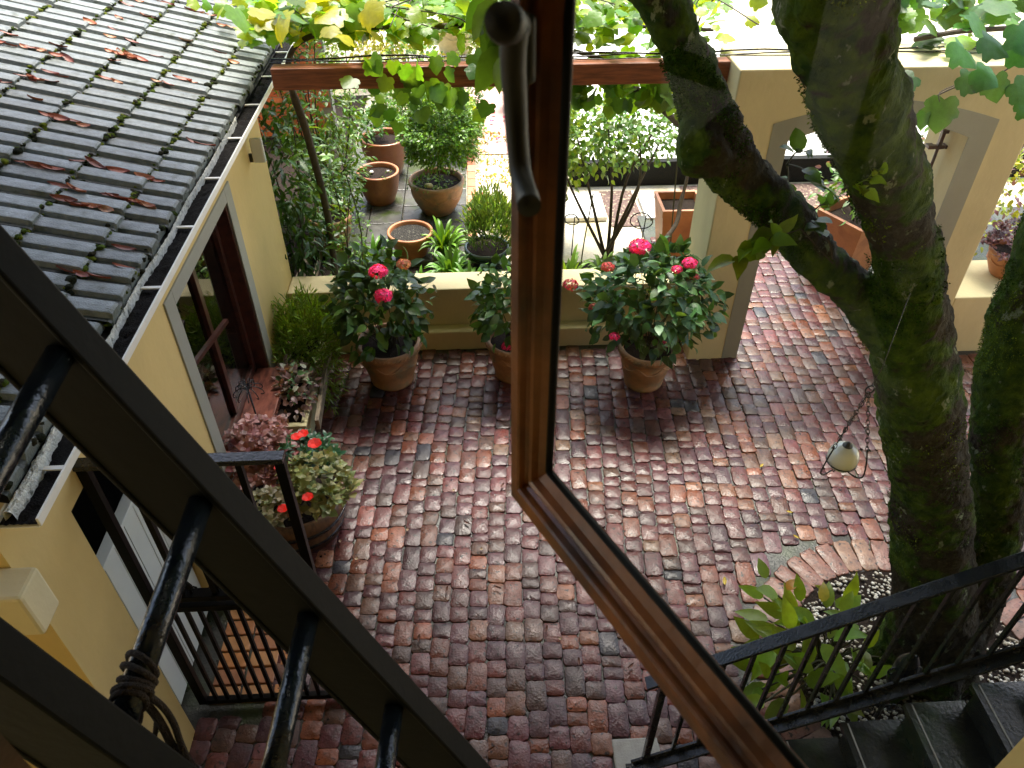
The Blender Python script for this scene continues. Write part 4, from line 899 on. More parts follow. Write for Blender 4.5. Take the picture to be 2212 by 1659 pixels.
# --- half barrel
bc = Vector((-1.40, 3.86, 0)); br = thing('barrel_planter', 'wooden half barrel crowded with pink and lime leaves and red flowers beside the gate', 'planter', bc)
b = MB(); b.lathe([(.30, 0), (.335, .12), (.355, .24), (.36, .36), (.335, .365), (.325, .30)], bc, n=44); b.build('barrel', M['barrel'], br, smooth=True)
b = MB()
for z_, r_ in ((.07, .323), (.20, .352)): b.lathe([(r_, z_), (r_ + .006, z_), (r_ + .010, z_ + .035), (r_ + .004, z_ + .035)], bc, n=44, cap0=False)
b.build('hoop', M['iron'], br, smooth=True)
b = MB(); b.lathe([(.0001, .33), (.33, .32)], bc, n=30, cap0=False); b.build('soil', M['soil'], br)
def rosettes(parent, name, pts, size, col, alt, p, nper=7, v=.2, tpl=OV, width=1.25):
    P, Dv, Nv, sz = [], [], [], []
    for c_ in pts:
        ax = Vector((random.gauss(0, .3), random.gauss(-.15, .3), 1)).normalized(); a = ax.orthogonal().normalized(); b_ = ax.cross(a); ph = random.random() * 6; s_ = size * random.uniform(.8, 1.25)
        for k in range(nper):
            t = ph + k * 2.4; el = .15 + .12 * k; d = (a * math.cos(t) + b_ * math.sin(t)) * math.cos(el) + ax * math.sin(el) * .9
            P.append(Vector(c_) + ax * .006 * k); Dv.append(d); Nv.append(ax); sz.append(s_ * (1 - .08 * k))
    return leaves_obj(name, M['leaf'], P, Dv, Nv, sz, cjit(col, len(P), v, alt, p), tpl, parent, width=width)
def rp_(n, c, rad): return [tuple(p) for p in shell(n, c, rad, .75, -.05)[0]]
rosettes(br, 'pink_foliage', rp_(110, (-1.60, 3.98, 0.54), (.32, .30, .30)), .078, (.23, .105, .10), (.36, .20, .20), .35)
rosettes(br, 'lime_foliage', rp_(85, (-1.18, 3.72, 0.52), (.26, .24, .24)), .075, (.20, .24, .09), (.33, .33, .15), .3)
rosettes(br, 'lime_foliage', rp_(30, (-1.50, 3.55, 0.48), (.22, .14, .16)), .07, (.20, .21, .13), (.30, .28, .20), .3)
rosettes(br, 'dark_foliage', rp_(46, (-1.28, 3.95, 0.58), (.22, .20, .18)), .072, (.025, .09, .04), (.05, .15, .06), .3, tpl=LAN, width=1.6)
def redfl(parent, c, s_=.045, name='flower'):
    P = [c] * 7; Dv = [(math.cos(k * .9), math.sin(k * .9), .25) for k in range(7)]; Nv = [(0, -.3, 1)] * 7
    leaves_obj(name, M['petal'], P, Dv, Nv, s_, cjit((.75, .02, .01), 7, .12), PET, parent, width=1.3)
for px, py, yy in ((655, 938, 3.92), (680, 960, 3.80), (640, 945, 3.95), (612, 1100, 3.45), (665, 1075, 3.45), (605, 1010, 3.6)): redfl(br, Y(px, py, yy), .04 if py != 960 else .05)
# --- wrought iron flower stand near the window
ist = thing('iron_stand', 'small wrought iron stand with curled petals in front of the wooden window sill', 'stand', (-1.62, 4.35, 0)); sc_ = Y(535, 840, 4.35); b = MB()
b.tube([(sc_.x + .03, sc_.y, 0), (sc_.x + .01, sc_.y, sc_.z * .5), sc_], .007, 6)
for k in range(9):
    a = k * .7; e_ = Vector((math.cos(a), math.sin(a), 0)); b.tube(smooth_path([sc_, sc_ + e_ * .05 + Vector((0, 0, .02)), sc_ + e_ * .10 + Vector((0, 0, -.01)), sc_ + e_ * .11 + Vector((0, 0, -.045)), sc_ + e_ * .085 + Vector((0, 0, -.05))], 4), .004, 5)
    b.tube(smooth_path([sc_ + Vector((0, 0, .02)), sc_ + e_ * .03 + Vector((0, 0, .06)), sc_ + e_ * .06 + Vector((0, 0, .05)), sc_ + e_ * .055 + Vector((0, 0, .03))], 4), .0035, 5)
b.build('scrollwork', M['iron'], ist, smooth=True)

# ================================================================== GARDEN POTS beyond the low wall
t = pot('garden_pot', 'smooth round terracotta pot filled with bare dark soil, in front of a larger pot', (-1.22, 9.13, 0), .265, .42, 'tall', 'terracotta2')
sprig(Vector((-1.2, 9.0, .38)), [Vector((-1.1, 8.85, .44)), Vector((-1.05, 9.0, .45))], .03, LG, parent=t, n=4)
b = MB(); blob(b, (-1.30, 9.15, .39), .03, (1, 1, 1)); blob(b, (-1.1, 9.18, .385), .02, (1, 1, 1)); b.build('stone', M['palestone'], t, smooth=True)
t = pot('garden_pot', 'large glazed brown pot with low green plant spilling over its left side, at the back', (-1.20, 9.95, 0), .31, .52, 'tall', 'glazed', cat='potted plant')
foliage(t, (-1.42, 9.95, .62), (.26, .22, .24), 260, .065, (.06, .16, .03), zmin=-.3)
t = pot('garden_pot', 'swagged terracotta pot carrying a rounded bright green box like shrub', (-.48, 8.82, 0), .33, .44, 'belly', 'terracotta', cat='potted plant')
b = MB(); b.tube(smooth_path([(-.46, 8.82, .36), (-.44, 8.83, .7), (-.46, 8.85, 1.1)], 5), .016, 7); b.build('trunk', M['woodstem'], t, smooth=True)
foliage(t, (-.42, 8.86, .98), (.44, .42, .46), 9000, .052, (.13, .27, .03), tpl=DIA, inner=.6, alt=(.07, .15, .025), p=.35)
foliage(t, (-.56, 8.66, .44), (.26, .18, .09), 160, .04, (.10, .2, .03), zmin=-.2, name='low_foliage')
b = MB(); blob(b, (-.56, 8.62, .44), .055, (1, 1, 1)); blob(b, (-.44, 8.58, .42), .035, (1, 1, 1)); b.build('stone', M['trough'], t, smooth=True)
t = pot('garden_pot', 'wide rimmed terracotta pot filled with dark gritty soil among strappy leaves', (-.76, 7.80, 0), .26, .30, 'rim', 'terracotta2', soil='gritsoil')
t = pot('garden_pot', 'dark blue glazed pot holding upright feathery rosemary beside the sash', (.10, 7.42, 0), .25, .30, 'rim', 'blueglaze', cat='potted plant')
P, q = shell(2600, (.14, 7.42, .58), (.27, .25, .34), .1, -.7)
leaves_obj('rosemary', M['leaf'], P, q * .35 + rng.normal(0, .3, q.shape) + np.array([0, 0, .9]), rng.normal(0, 1, q.shape), rng.uniform(.05, .09, len(P)), cjit((.11, .2, .05), len(P), .35), NEE, t, width=2.2)
t = pot('garden_pot', 'shaded terracotta pot half lost in the foliage near the house wall', (-1.66, 7.93, 0), .24, .46, 'belly', 'terracotta', cat='potted plant')
foliage(t, (-1.70, 7.95, .66), (.30, .26, .24), 240, .10, (.05, .12, .03), tpl=LAN, zmin=-.4, width=1.2)
t = pot('garden_urn', 'weathered clay urn with a bushy plant in the far garden behind the vine', (-.32, 15.2, 0), .42, .50, 'urn', 'trough', cat='potted plant'); foliage(t, (-.3, 15.2, .95), (.55, .5, .45), 1300, .06, (.16, .28, .05), tpl=LAN, inner=.3)
t = pot('garden_pot', 'small terracotta pot standing behind the box like shrub', (-.05, 11.5, 0), .20, .3, 'rim', 'terracotta2', cat='potted plant'); foliage(t, (-.05, 11.5, .45), (.2, .2, .2), 300, .05, (.07, .14, .03))
def sqpot(label, c, w0, w1, H, parent=None, rot=0.0, cone=False):
    c = Vector(c); t = thing('square_planter', label, 'planter', c); b = MB(); cr, sr = math.cos(rot), math.sin(rot)
    rings = [(w0, 0), (w1 * .97, H * .86), (w1, H * .86), (w1 * 1.03, H), (w1 * .88, H), (w1 * .84, H * .80)]
    vs = []
    for wv, z_ in rings:
        for sx, sy in ((-1, -1), (1, -1), (1, 1), (-1, 1)): vs.append(c + Vector((cr * sx * wv - sr * sy * wv, sr * sx * wv + cr * sy * wv, z_)))
    k = len(rings); b.add(vs, [(i * 4 + j, i * 4 + (j + 1) % 4, (i + 1) * 4 + (j + 1) % 4, (i + 1) * 4 + j) for i in range(k - 1) for j in range(4)] + [(3, 2, 1, 0)]); b.build('pot', M['terracotta2'], t, bevel=.01)
    b = MB(); q = w1 * .86; b.add([c + Vector((cr * sx * q - sr * sy * q, sr * sx * q + cr * sy * q, H * .86)) for sx, sy in ((-1, -1), (1, -1), (1, 1), (-1, 1))], [(0, 1, 2, 3)]); b.build('soil', M['soil'], t); return t
p = Z(1475, 578); t = sqpot('tall square orange terracotta planter behind the pillar on its left side', (2.27, 7.75, 0), .17, .24, .62)
t2 = sqpot('square orange terracotta planter framed by the archway between the tree stems', (4.06, 7.25, 0), .21, .31, .70, rot=.5)
foliage(t2, (4.0, 7.2, .95), (.45, .35, .32), 260, .10, (.08, .18, .03), tpl=LAN, stems=8, base=(4.06, 7.25, .6), width=1.3)
b = MB(); b.lathe([(.10, 0), (.02, .28)], (4.38, 7.0, 0), n=20)
t = pot('garden_pot', 'round terracotta pot with dark purple foliage on the right low wall', (5.02, 6.08, .622), .19, .27, 'belly', 'terracotta2', cat='potted plant')
rosettes(t, 'purple_foliage', rp_(90, (5.02, 6.08, .90), (.34, .24, .22)), .065, (.085, .035, .05), (.20, .09, .11), .3, tpl=LAN, width=2.0)

# strappy clumps
def clump(label, c, n, L_, col, wdt=.019, spread=1.0, group='strappy leaf clumps'):
    c = Vector(c); mb = MB(); L_ *= 1.15
    for k in range(int(n * 1.7)):
        a = random.uniform(0, 6.283); l = L_ * random.uniform(.65, 1.15); e_ = Vector((math.cos(a), math.sin(a), 0)); sd2 = Vector((-e_.y, e_.x, 0)); lean = random.uniform(.25, 1.0) * spread
        cc_ = np.clip(np.array(col) * math.exp(random.gauss(0, .3)), 0, .8); seg = 7; o = len(mb.v); b0 = c + e_ * random.uniform(0, .05)
        for i in range(seg + 1):
            u = i / seg; r_ = l * lean * (u ** 1.3) * .75; z_ = l * (u * (1.15 - lean * .3) - (.25 + .5 * lean) * u ** 2.4); ww = wdt * (1 - u ** 3) * (.6 + .7 * min(1, u * 3)) + .001
            for s_, dz in ((-1, .006), (0, 0), (1, .006)): mb.v.append(tuple(b0 + e_ * r_ + sd2 * (s_ * ww) + Vector((0, 0, max(.0, z_) + dz))))
        for i in range(seg):
            for j in range(2): mb.f.append([o + i * 3 + j, o + i * 3 + j + 1, o + (i + 1) * 3 + j + 1, o + (i + 1) * 3 + j]); mb.c.append(tuple(cc_))
    return mb.build('strappy_plant', M['leaf'], smooth=True, **T(label, 'plant'))
SG = (.07, .17, .02)
clump('strappy leaved clump at the left end of the bed, in front of the shaded pot', (-1.35, 6.75, 0), 34, .42, (.05, .11, .025))
clump('strappy leaved clump directly left of the gritty soil pot', (-1.15, 7.45, 0), 40, .50, SG)
clump('glossy strappy leaved clump just right of the gritty soil pot', (-.38, 7.70, 0), 46, .55, (.10, .22, .02))
clump('strappy leaved clump spilling toward the low wall in front of the blue pot', (-.10, 6.85, 0), 42, .48, SG)
clump('strappy leaved clump behind the left hydrangea flowers', (-.62, 6.80, 0), 36, .42, SG)
clump('strappy leaved clump right of the sash above the low wall', (.95, 6.90, 0), 44, .62, (.12, .22, .03))
clump('strappy leaved clump hidden partly behind the sash stile', (.42, 6.85, 0), 30, .5, SG)
clump('thin strappy leaved clump behind the right hydrangea', (1.35, 7.1, 0), 30, .42, (.12, .22, .03))
clump('strappy leaved clump between the swagged pot and the low wall', (-.30, 7.15, 0), 40, .5, SG)
clump('strappy leaved clump at the foot of the low wall beside the sash', (.15, 6.6, 0), 36, .42, SG)
clump('strappy leaved clump at the corner of the slate paving left of the gritty soil pot', (-1.30, 7.15, 0), 36, .45, (.06, .14, .02))
wd = MB()
P = np.column_stack([rng.uniform(.02, 1.0, 1500), rng.uniform(7.6, 11.5, 1500), np.full(1500, -.04)]); P = P[[noise.noise((p[0] * 2.5, p[1] * 2.0, 0)) > -.02 for p in P]]
leaves_obj('ground_cover', M['leaf'], P, rng.normal(0, 1, P.shape) + np.array([0, 0, .8]), rng.normal(0, 1, P.shape) + np.array([0, 0, 1]), rng.uniform(.03, .07, len(P)), cjit((.26, .30, .06), len(P), .35, (.4, .25, .08), .25), OV, None, label='low yellow green ground cover creeping over the pale path', category='ground cover', kind='stuff')
b = MB(); b.tube(smooth_path([(1.08, 7.0, .1), (1.11, 7.05, .5), (1.18, 7.1, 1.05)], 5), .007, 6)
b.build('flower_stalk', M['stem'], smooth=True, **T('single thin green flower stalk rising in front of the pale path', 'plant'))
# calla clump in the round bed
cl = thing('broad_leaf_plant', 'clump of broad arrow shaped green leaves in the round bed behind the stair rail', 'plant', (2.05, 2.5, 0))
P, Dv, Nv, sz = [], [], [], []; stb = MB(); anchor = Vector((2.12, 2.42, 0))
for px, py, z_, s_ in ((1680, 1285, .55, .20), (1700, 1330, .5, .2), (1760, 1350, .55, .24), (1820, 1330, .5, .22), (1660, 1340, .4, .2), (1720, 1400, .5, .25), (1790, 1420, .45, .26), (1680, 1440, .35, .24), (1740, 1470, .4, .26), (1820, 1480, .35, .22), (1640, 1380, .3, .2), (1700, 1510, .3, .22), (1850, 1400, .3, .2), (1660, 1480, .25, .22), (1770, 1530, .25, .2), (1650, 1290, .4, .16), (1850, 1310, .45, .2), (1900, 1420, .25, .16), (1730, 1300, .45, .17), (1800, 1380, .5, .22), (1690, 1380, .45, .22), (1640, 1440, .3, .2), (1710, 1360, .6, .2), (1775, 1390, .6, .22), (1670, 1400, .4, .22), (1745, 1440, .45, .24), (1815, 1450, .4, .22), (1700, 1470, .35, .22), (1650, 1420, .35, .2), (1780, 1500, .3, .22), (1840, 1350, .5, .2), (1735, 1340, .6, .18)) + tuple((random.uniform(1640, 1880), random.uniform(1290, 1520), random.uniform(.25, .6), random.uniform(.14, .2)) for _ in range(34)):
    q = Z(px, py, z_); dd = Vector((q.x - anchor.x, q.y - anchor.y, .15)) + Vector((random.gauss(0, .25), random.gauss(0, .25), random.gauss(.1, .3)))
    P.append(q); Dv.append(dd); Nv.append((random.gauss(0, .3), random.gauss(-.4, .3), 1)); sz.append(s_ * 1.05)
    stb.tube(smooth_path([anchor + Vector((random.gauss(0, .08), random.gauss(0, .08), 0)), anchor.lerp(q, .5) + Vector((0, 0, .12)), q], 4), .006, 5)
stb.build('stems', M['stem'], cl, smooth=True)
leaves_obj('leaves', M['vineleaf'], P, Dv, Nv, sz, cjit((.17, .31, .04), len(P), .25), OV, cl, width=.75)
leaves_obj('yellowing_leaves', M['vineleaf'], [Z(1700, 1275, .5), Z(1775, 1300, .5), Z(1655, 1250, .35)], [(.5, .4, .2), (.3, .7, .4), (-.2, .8, .5)], [(0, 0, 1), (.3, 0, 1), (0, 0, 1)], [.11, .13, .14], [(.45, .27, .06), (.42, .42, .08), (.15, .28, .04)], OV, cl, width=1.0)
# scrolled iron lantern holder in the bed
sf = thing('iron_scroll_stand', 'black scrolled iron stand in the bed between the leaves and the trunk, behind the rail', 'stand', (2.2, 2.2, 0)); b = MB(); c_ = Z(1868, 1500, .0)
c_ = Vector((c_.x, 2.15, 0)); b.tube([c_, c_ + Vector((0, 0, .72))], .012, 8); b.lathe([(.06, .42), (.065, .44), (.065, .62), (.05, .66), (.02, .72)], c_, n=10)
for s_ in (-1, 1):
    for z_ in (.12, .32, .55):
        b.tube([c_ + Vector((s_ * (.012 + .05 - .05 * math.cos(t) * (1 - t / 9)), 0, z_ + .055 * math.sin(t) * (1 - t / 9))) for t in [i * .4 for i in range(20)]], .0055, 6)
b.build('scrollwork', M['iron'], sf, smooth=True)
# cross topped iron staff in the arch
cs = thing('iron_staff', 'brown iron staff with cross shaped finial standing inside the archway', 'staff', (3.78, 5.95, 0)); b = MB(); tp = Y(2022, 330, 5.95)
b.tube([(tp.x, 5.95, 0), (tp.x, 5.95, tp.z + .05)], .014, 8)
for dx, dz in ((0, .14), (.08, .06), (-.08, .06)): 
    b.obox((tp.x, 5.95, tp.z + .05), (tp.x + dx, 5.95, tp.z + .05 + dz * (1 if dx == 0 else .15)), .03, .04, up=(0, 1, 0)); b.obox((tp.x + dx * .9 - .028, 5.95, tp.z + .05 + dz * (1 if dx == 0 else .15)), (tp.x + dx * .9 + .028, 5.95, tp.z + .05 + dz * (1 if dx == 0 else .15)), .03, .07, up=(0, 1, 0))
b.build('staff', M['jamb'], cs, bevel=.004)

# ================================================================== SHRUBS
def shrub(name, label, base, parts, stems, cat='shrub', group=None, stemr=.012):
    base = Vector(base); t = thing(name, label, cat, base, group); b = MB()
    for e_ in stems:
        e_ = Vector(e_); mid = base.lerp(e_, .5) + Vector((random.gauss(0, .08), random.gauss(0, .08), .1)); pth = smooth_path([base + Vector((random.gauss(0, .05), random.gauss(0, .05), -.02)), mid, e_], 5); b.tube(pth, [lerp(stemr, stemr * .35, i / (len(pth) - 1)) for i in range(len(pth))], 6)
    b.build('stems', M['woodstem'], t, smooth=True)
    for kw in parts: foliage(t, **kw)
    return t
shrub('leafy_shrub', 'dense dark long leaved shrub against the end of the yellow wall', (-1.95, 7.0, 0),
      [dict(c=(-1.90, 7.1, 1.25), rad=(.50, .45, .75), n=900, size=.13, col=(.045, .11, .02), tpl=LAN, inner=.35, droop=.5, alt=(.10, .20, .03), p=.25, zmin=-.9),
       dict(c=(-1.75, 6.75, .75), rad=(.32, .30, .5), n=380, size=.12, col=(.03, .08, .018), tpl=LAN, inner=.3, droop=.6, zmin=-.9)],
      [(-2.1, 7.1, 2.0), (-1.7, 7.2, 1.8), (-1.9, 6.9, 1.6), (-1.7, 6.7, 1.2)])
shrub('leafy_shrub', 'tall thin stemmed airy shrub between the brick wall and the brown pots', (-1.75, 8.7, 0),
      [dict(c=(-1.75, 8.6, 1.5), rad=(.62, .5, .85), n=1300, size=.085, col=(.07, .15, .02), tpl=LAN, inner=.2, droop=.1, alt=(.14, .24, .03), p=.3, zmin=-.9, width=1.3)],
      [(-2.2, 8.7, 2.3), (-1.9, 8.6, 2.4), (-1.6, 8.5, 2.3), (-1.35, 8.7, 2.2), (-1.7, 8.9, 2.5), (-2.0, 8.9, 2.1)])
shrub('leafy_shrub', 'low leafy shrub crowding the left side of the bare soil pot', (-1.72, 8.9, 0),
      [dict(c=(-1.68, 8.85, .55), rad=(.36, .5, .5), n=900, size=.085, col=(.06, .14, .02), tpl=LAN, inner=.3, zmin=-.9, width=1.3, alt=(.12, .22, .03), p=.3)], [(-1.7, 8.9, .8), (-1.5, 8.7, .7)])
for k, (bx, by, rx, hh) in enumerate(((-1.05, 10.9, .4, .55), (-.25, 10.6, .35, .45), (-.9, 11.9, .5, .7))):
    shrub('leafy_shrub', ('bright low shrub filling the gap behind the large glazed pot', 'small lime green bush behind the box like shrub', 'loose bushy plant farther behind the brown pots')[k], (bx, by, 0),
      [dict(c=(bx, by, hh * .9), rad=(rx, rx, hh), n=900, size=.075, col=((.12, .24, .03), (.18, .3, .04), (.10, .2, .03))[k], inner=.3, zmin=-.8)], [(bx, by, hh), (bx + .1, by, hh)])
shrub('climbing_stem', 'slender climbing plant with small bright leaves just behind the left hydrangea', (-1.25, 6.62, 0),
      [dict(c=(-1.22, 6.62, .85), rad=(.17, .15, .85), n=420, size=.045, col=(.11, .21, .03), inner=.1, zmin=-.9)],
      [(-1.30, 6.6, 1.55), (-1.2, 6.62, 1.7), (-1.15, 6.6, 1.4), (-1.3, 6.7, 1.1)], stemr=.01)
for k, (bx, by, rx, rz_, lab) in enumerate(((-2.9, 13.2, .9, .9, 'broad mid green shrub at the far left beyond the brick wall'), (-1.3, 13.6, .8, .85, 'yellow green spotted shrub behind the vine in the far garden'), (.4, 14.3, .6, .7, 'loose olive green shrub behind the urn in the far garden'), (-2.1, 15.6, 1.2, 1.5, 'tall dark shrub at the back of the garden behind the vine'), (.9, 12.4, .4, .45, 'small airy bush on the pink path'))):
    shrub('garden_shrub', lab, (bx, by, 0), [dict(c=(bx, by, rz_), rad=(rx, .6, rz_), n=1500, size=.085, col=((.14, .22, .03), (.30, .34, .05), (.15, .24, .04), (.05, .10, .02), (.14, .24, .05))[k], tpl=OV, inner=.35, zmin=-.8)], [(bx + random.gauss(0, .3), by, rz_ * 1.5) for _ in range(5)])
# rose bushes right of the sash
rs = shrub('rose_bush', 'bare based rose bush with twisting grey stems left of the square planter', (1.45, 7.65, 0),
      [dict(c=(1.25, 8.0, 1.25), rad=(.60, .5, .42), n=1000, size=.075, col=(.10, .2, .025), inner=.1, zmin=-.9, alt=(.22, .34, .05), p=.3), dict(c=(1.75, 8.0, 1.35), rad=(.55, .45, .42), n=900, size=.07, col=(.09, .19, .04), inner=.1, zmin=-.9)],
      [(1.1, 7.9, 1.3), (1.4, 7.9, 1.5), (1.75, 7.95, 1.4), (2.0, 7.9, 1.25), (.95, 7.8, 1.0), (2.05, 7.9, 1.6)], stemr=.022)
shrub('rose_bush', 'light green bush beside the window sash in the bright garden', (.85, 8.2, 0),
      [dict(c=(.85, 8.3, 1.0), rad=(.42, .4, .55), n=1300, size=.075, col=(.11, .21, .025), inner=.1, zmin=-.9, alt=(.25, .36, .05), p=.3)],
      [(.7, 8.2, 1.2), (.95, 8.3, 1.3), (1.05, 8.2, 1.0)], stemr=.015)
sh2 = shrub('branching_shrub', 'shrub with one thick crooked grey stem rising behind the right hydrangea', (1.55, 6.75, 0), [dict(c=(2.05, 7.4, 1.75), rad=(.3, .3, .25), n=160, size=.05, col=(.12, .24, .04), inner=.1)], [(1.7, 6.8, .5)], stemr=.02)
b = MB(); b.tube(smooth_path([Y(1385, 605, 6.7), Y(1425, 545, 6.75), Y(1440, 515, 6.8), Y(1462, 480, 6.9), Y(1470, 440, 7.0), Y(1485, 380, 7.1), Y(1490, 320, 7.2)], 5), [.030] * 12 + [.024] * 10 + [.018] * 9, 8)
b.build('thick_stem', M['woodstem'], sh2, smooth=True)
b = MB()
for c_, r_ in ((Y(1385, 478, 7.5), .11), (Y(1235, 475, 7.6), .07)):
    b.tube([c_ + Vector((r_ * math.cos(t) * (1 + .1 * t / 6), .03 * math.sin(t * .7), r_ * .8 * math.sin(t))) for t in [i * .3 for i in range(26)]] + [c_ + Vector((.02, 0, -.45))], .007, 6)
b.build('plant_support', M['iron'], smooth=True, **T('curled black wire plant supports looping round the rose stems', 'plant support'))
shrub('purple_shrub', 'low lime and purple planting beyond the right low wall', (5.6, 7.6, 0),
      [dict(c=(5.7, 7.6, .7), rad=(.95, .7, .75), n=1300, size=.075, col=(.26, .30, .04), inner=.3, zmin=-.7, alt=(.15, .07, .10), p=.25), dict(c=(5.4, 8.6, 1.0), rad=(1.2, .8, .9), n=900, size=.08, col=(.12, .2, .04), inner=.3, zmin=-.7, alt=(.18, .1, .14), p=.2)], [(5.5, 7.7, 1), (5.9, 7.6, 1.0)])
b = MB(); b.tube(smooth_path([(4.62, 6.5, .4), (4.75, 6.5, 1.2), (5.0, 6.55, 1.7), (5.3, 6.6, 2.5)], 6), .035, 8); b.build('dead_branch', M['jamb'], smooth=True, **T('dark leaning stem behind the right end of the arch wall', 'branch'))

# ================================================================== GRAPE VINE
gv = thing('grape_vine', 'bright backlit grape vine sprawling over the timber beam and hanging below it', 'vine', (-1.5, 6.9, 0))
b = MB()
b.tube(smooth_path([(-1.5, 6.9, 0), (-1.45, 6.85, 1.0), (-1.45, 6.6, 1.9), (-1.45, 6.35, 2.6), (-1.1, 6.3, 2.85), (-.2, 6.4, 2.85), (.8, 6.35, 2.86), (1.9, 6.3, 2.82)], 6), [.035] * 16 + [.022] * 20 + [.014] * 7, 8)
b.tube(smooth_path([Y(1370, 190, 6.4), Y(1430, 235, 6.5), Y(1475, 275, 6.6), (2.3, 6.8, 1.6)], 5), [.03] * 10 + [.025] * 6, 7)
b.tube(smooth_path([Y(1240, 110, 6.4), Y(1290, 125, 6.3), Y(1320, 140, 6.2)], 5), .02, 6)
for k in range(16): x = random.uniform(-1.4, 1.8); b.tube(smooth_path([(x, 6.3, 2.85), (x + random.gauss(0, .3), 6.3 + random.uniform(-.3, .7), 3.0), (x + random.gauss(0, .5), 6.3 + random.uniform(-.4, 1.4), 2.95)], 5), .005, 5)
b.build('stem', M['woodstem'], gv, smooth=True)
def vine(parent, n, lo, hi, size, col, alt, p, name='leaves', up=1.0, hang=False, dens=None):
    P = rng.uniform(lo, hi, (n * 3, 3))
    if dens is not None: P = P[[dens(q) for q in P]]
    P = P[:n]; n = len(P); Dv = rng.normal(0, 1, (n, 3)); Dv[:, 2] = -np.abs(Dv[:, 2]) * (.35 if not hang else 2.5); Dv[:, 1] -= .4
    Nv = rng.normal(0, .45, (n, 3)) + np.array([0, -.25, up]) if not hang else rng.normal(0, .35, (n, 3)) + np.array([0, -1.0, .35])
    return leaves_obj(name, M['vineleaf'], P, Dv, Nv, size * rng.uniform(.55, 1.2, n), cjit(col, n, .2, alt, p), GRAPE, parent)
VC = (.13, .28, .035); VY = (.24, .35, .03); VD = (.05, .13, .03)
vine(gv, 1000, (-1.7, 6.2, 2.78), (.85, 7.4, 3.04), .125, VC, VY, .25)
vine(gv, 34, (-1.7, 5.9, 2.9), (-.7, 6.6, 3.15), .21, VC, (.38, .40, .03), .4, name='young_leaves')
vine(gv, 280, (.85, 6.1, 2.75), (1.95, 7.3, 3.0), .12, VC, VY, .3)
vine(gv, 26, (-.95, 5.80, 2.5), (.1, 5.93, 2.80), .145, VC, VD, .3, hang=True, dens=lambda q: abs(q[0] + .42) < .5 - (2.8 - q[2]) * .6 or random.random() < .15)
vine(gv, 40, (-1.1, 6.12, 2.2), (.55, 6.5, 2.6), .14, VD, VC, .4, hang=True, name='hanging_leaves', dens=lambda q: abs(q[0] + .3) < .65 - (2.6 - q[2]) * .5)
vine(gv, 170, (.62, 6.15, 2.22), (1.9, 6.5, 2.62), .14, (.12, .24, .03), VD, .35, hang=True, name='hanging_leaves', dens=lambda q: random.random() < 1 - (2.62 - q[2]) * 1.5)
vine(gv, 10, (-2.4, 6.9, 2.78), (-1.8, 7.9, 2.88), .17, VC, VY, .5, name='roof_leaves')
# leaves nearer the window, by the handle
nv = thing('vine_shoot', 'drooping vine shoot with long pointed leaves just left of the window handle', 'vine', (-.05, 2.3, 4.2)); b = MB()
b.tube(smooth_path([D(1030, -120, 2.6), D(1060, -20, 2.5), D(1078, 60, 2.45), D(1088, 130, 2.4)], 5), .005, 5); b.build('stem', M['stem'], nv, smooth=True)
P = [D(px, py, d) for px, py, d in ((1050, 10, 2.5), (1062, 40, 2.45), (1078, 70, 2.4), (1085, 100, 2.4), (1045, -10, 2.5), (1090, 120, 2.35), (1100, 90, 2.45), (1070, 20, 2.4), (1095, 30, 2.4), (1075, 0, 2.4))]
leaves_obj('leaves', M['vineleaf'], P, [(random.gauss(-.15, .25), random.gauss(-.3, .2), -1) for _ in P], [(random.gauss(0, .4), -1, random.gauss(.5, .2)) for _ in P], [.15 * random.uniform(.7, 1.1) for _ in P], cjit((.08, .18, .03), len(P), .2), OV, nv, width=.9)
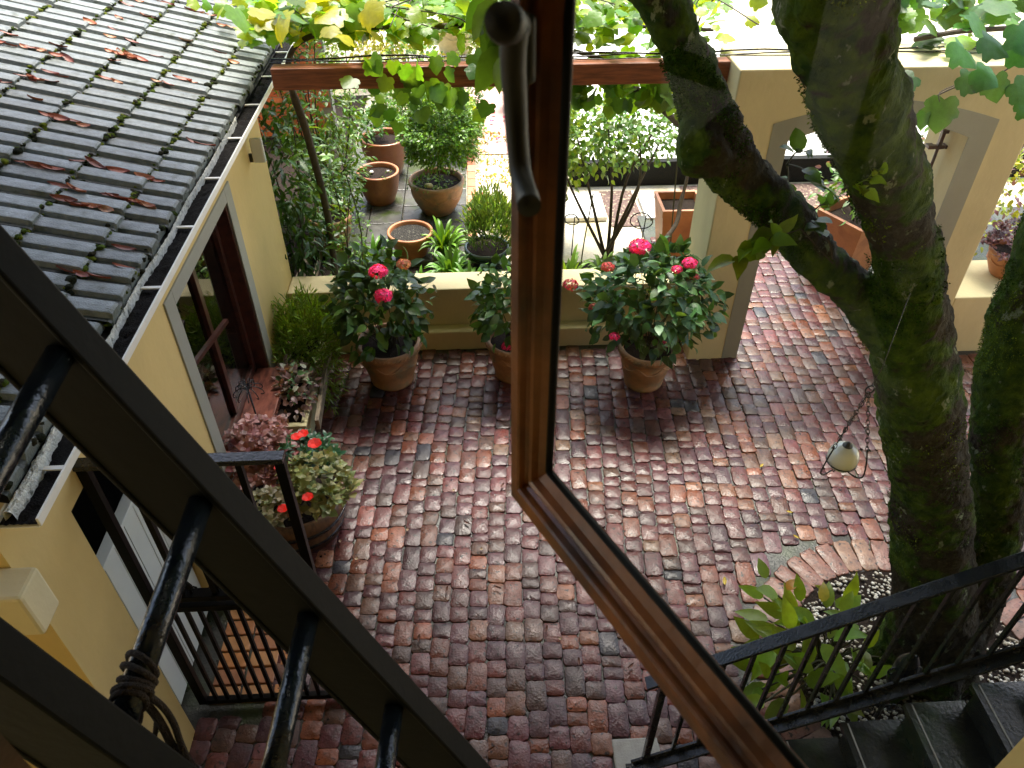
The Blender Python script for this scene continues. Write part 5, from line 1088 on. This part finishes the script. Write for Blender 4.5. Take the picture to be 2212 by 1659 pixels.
# right hand vine above the arch
gr = thing('grape_vine', 'green grape vine drooping over the right end of the arch wall', 'vine', (5.0, 6.0, 0)); b = MB()
b.tube(smooth_path([(5.6, 6.6, 0), (5.3, 6.5, 1.5), (5.0, 6.3, 2.7), (4.0, 6.1, 2.85), (3.4, 6.05, 2.8)], 6), [.03] * 12 + [.02] * 13, 7)
b.tube(smooth_path([Y(2212, 120, 5.2), Y(2150, 165, 5.2), Y(2060, 190, 5.2), Y(2010, 215, 5.2)], 5), .006, 5); b.tube(smooth_path([Y(2060, 185, 5.2), Y(2030, 200, 5.15), Y(2030, 220, 5.1)], 4), .004, 5)
b.build('stem', M['woodstem'], gr, smooth=True)
vine(gr, 300, (3.35, 5.9, 2.76), (5.9, 7.6, 3.10), .21, (.055, .15, .04), VC, .25)
P, Dv, Nv, sz = [], [], [], []
for px, py, s_, dx, up_ in ((2040, 215, .20, 0, .3), (1975, 165, .14, -1, .8), (2075, 165, .16, .7, .8), (2110, 150, .17, .8, .8), (2065, 90, .2, .6, .9), (2150, 165, .16, .5, .5), (2190, 180, .17, .6, .6), (2125, 80, .19, .7, .9), (2000, 245, .10, -.3, .4), (2185, 90, .2, .5, .8), (2200, 55, .2, .2, .7), (2210, 215, .16, .4, .6)):
    P.append(Y(px, py, 5.15)); Dv.append((dx * .8 + random.gauss(0, .1), -.3, -.35 if up_ > .5 else -1)); Nv.append((random.gauss(0, .2), -1 + up_ * .6, up_)); sz.append(s_ * 1.15)
leaves_obj('drooping_leaves', M['vineleaf'], P, Dv, Nv, sz, cjit((.045, .14, .05), len(P), .18), GRAPE, gr)
# leaves sprouting over the bright top edge between the two stems
sp_ = thing('creeper', 'sparse young creeper leaves against the white patio between the tree stems', 'creeper', (2.2, 7.2, 0)); b = MB(); b.tube(smooth_path([(2.15, 7.4, 0), (2.0, 7.2, 2.0), (2.1, 7.0, 2.9), (3.1, 6.9, 3.0)], 6), .008, 5); b.build('stem', M['stem'], sp_, smooth=True)
vine(sp_, 16, (2.0, 6.6, 2.8), (3.2, 7.2, 3.0), .15, (.12, .24, .03), VY, .4)
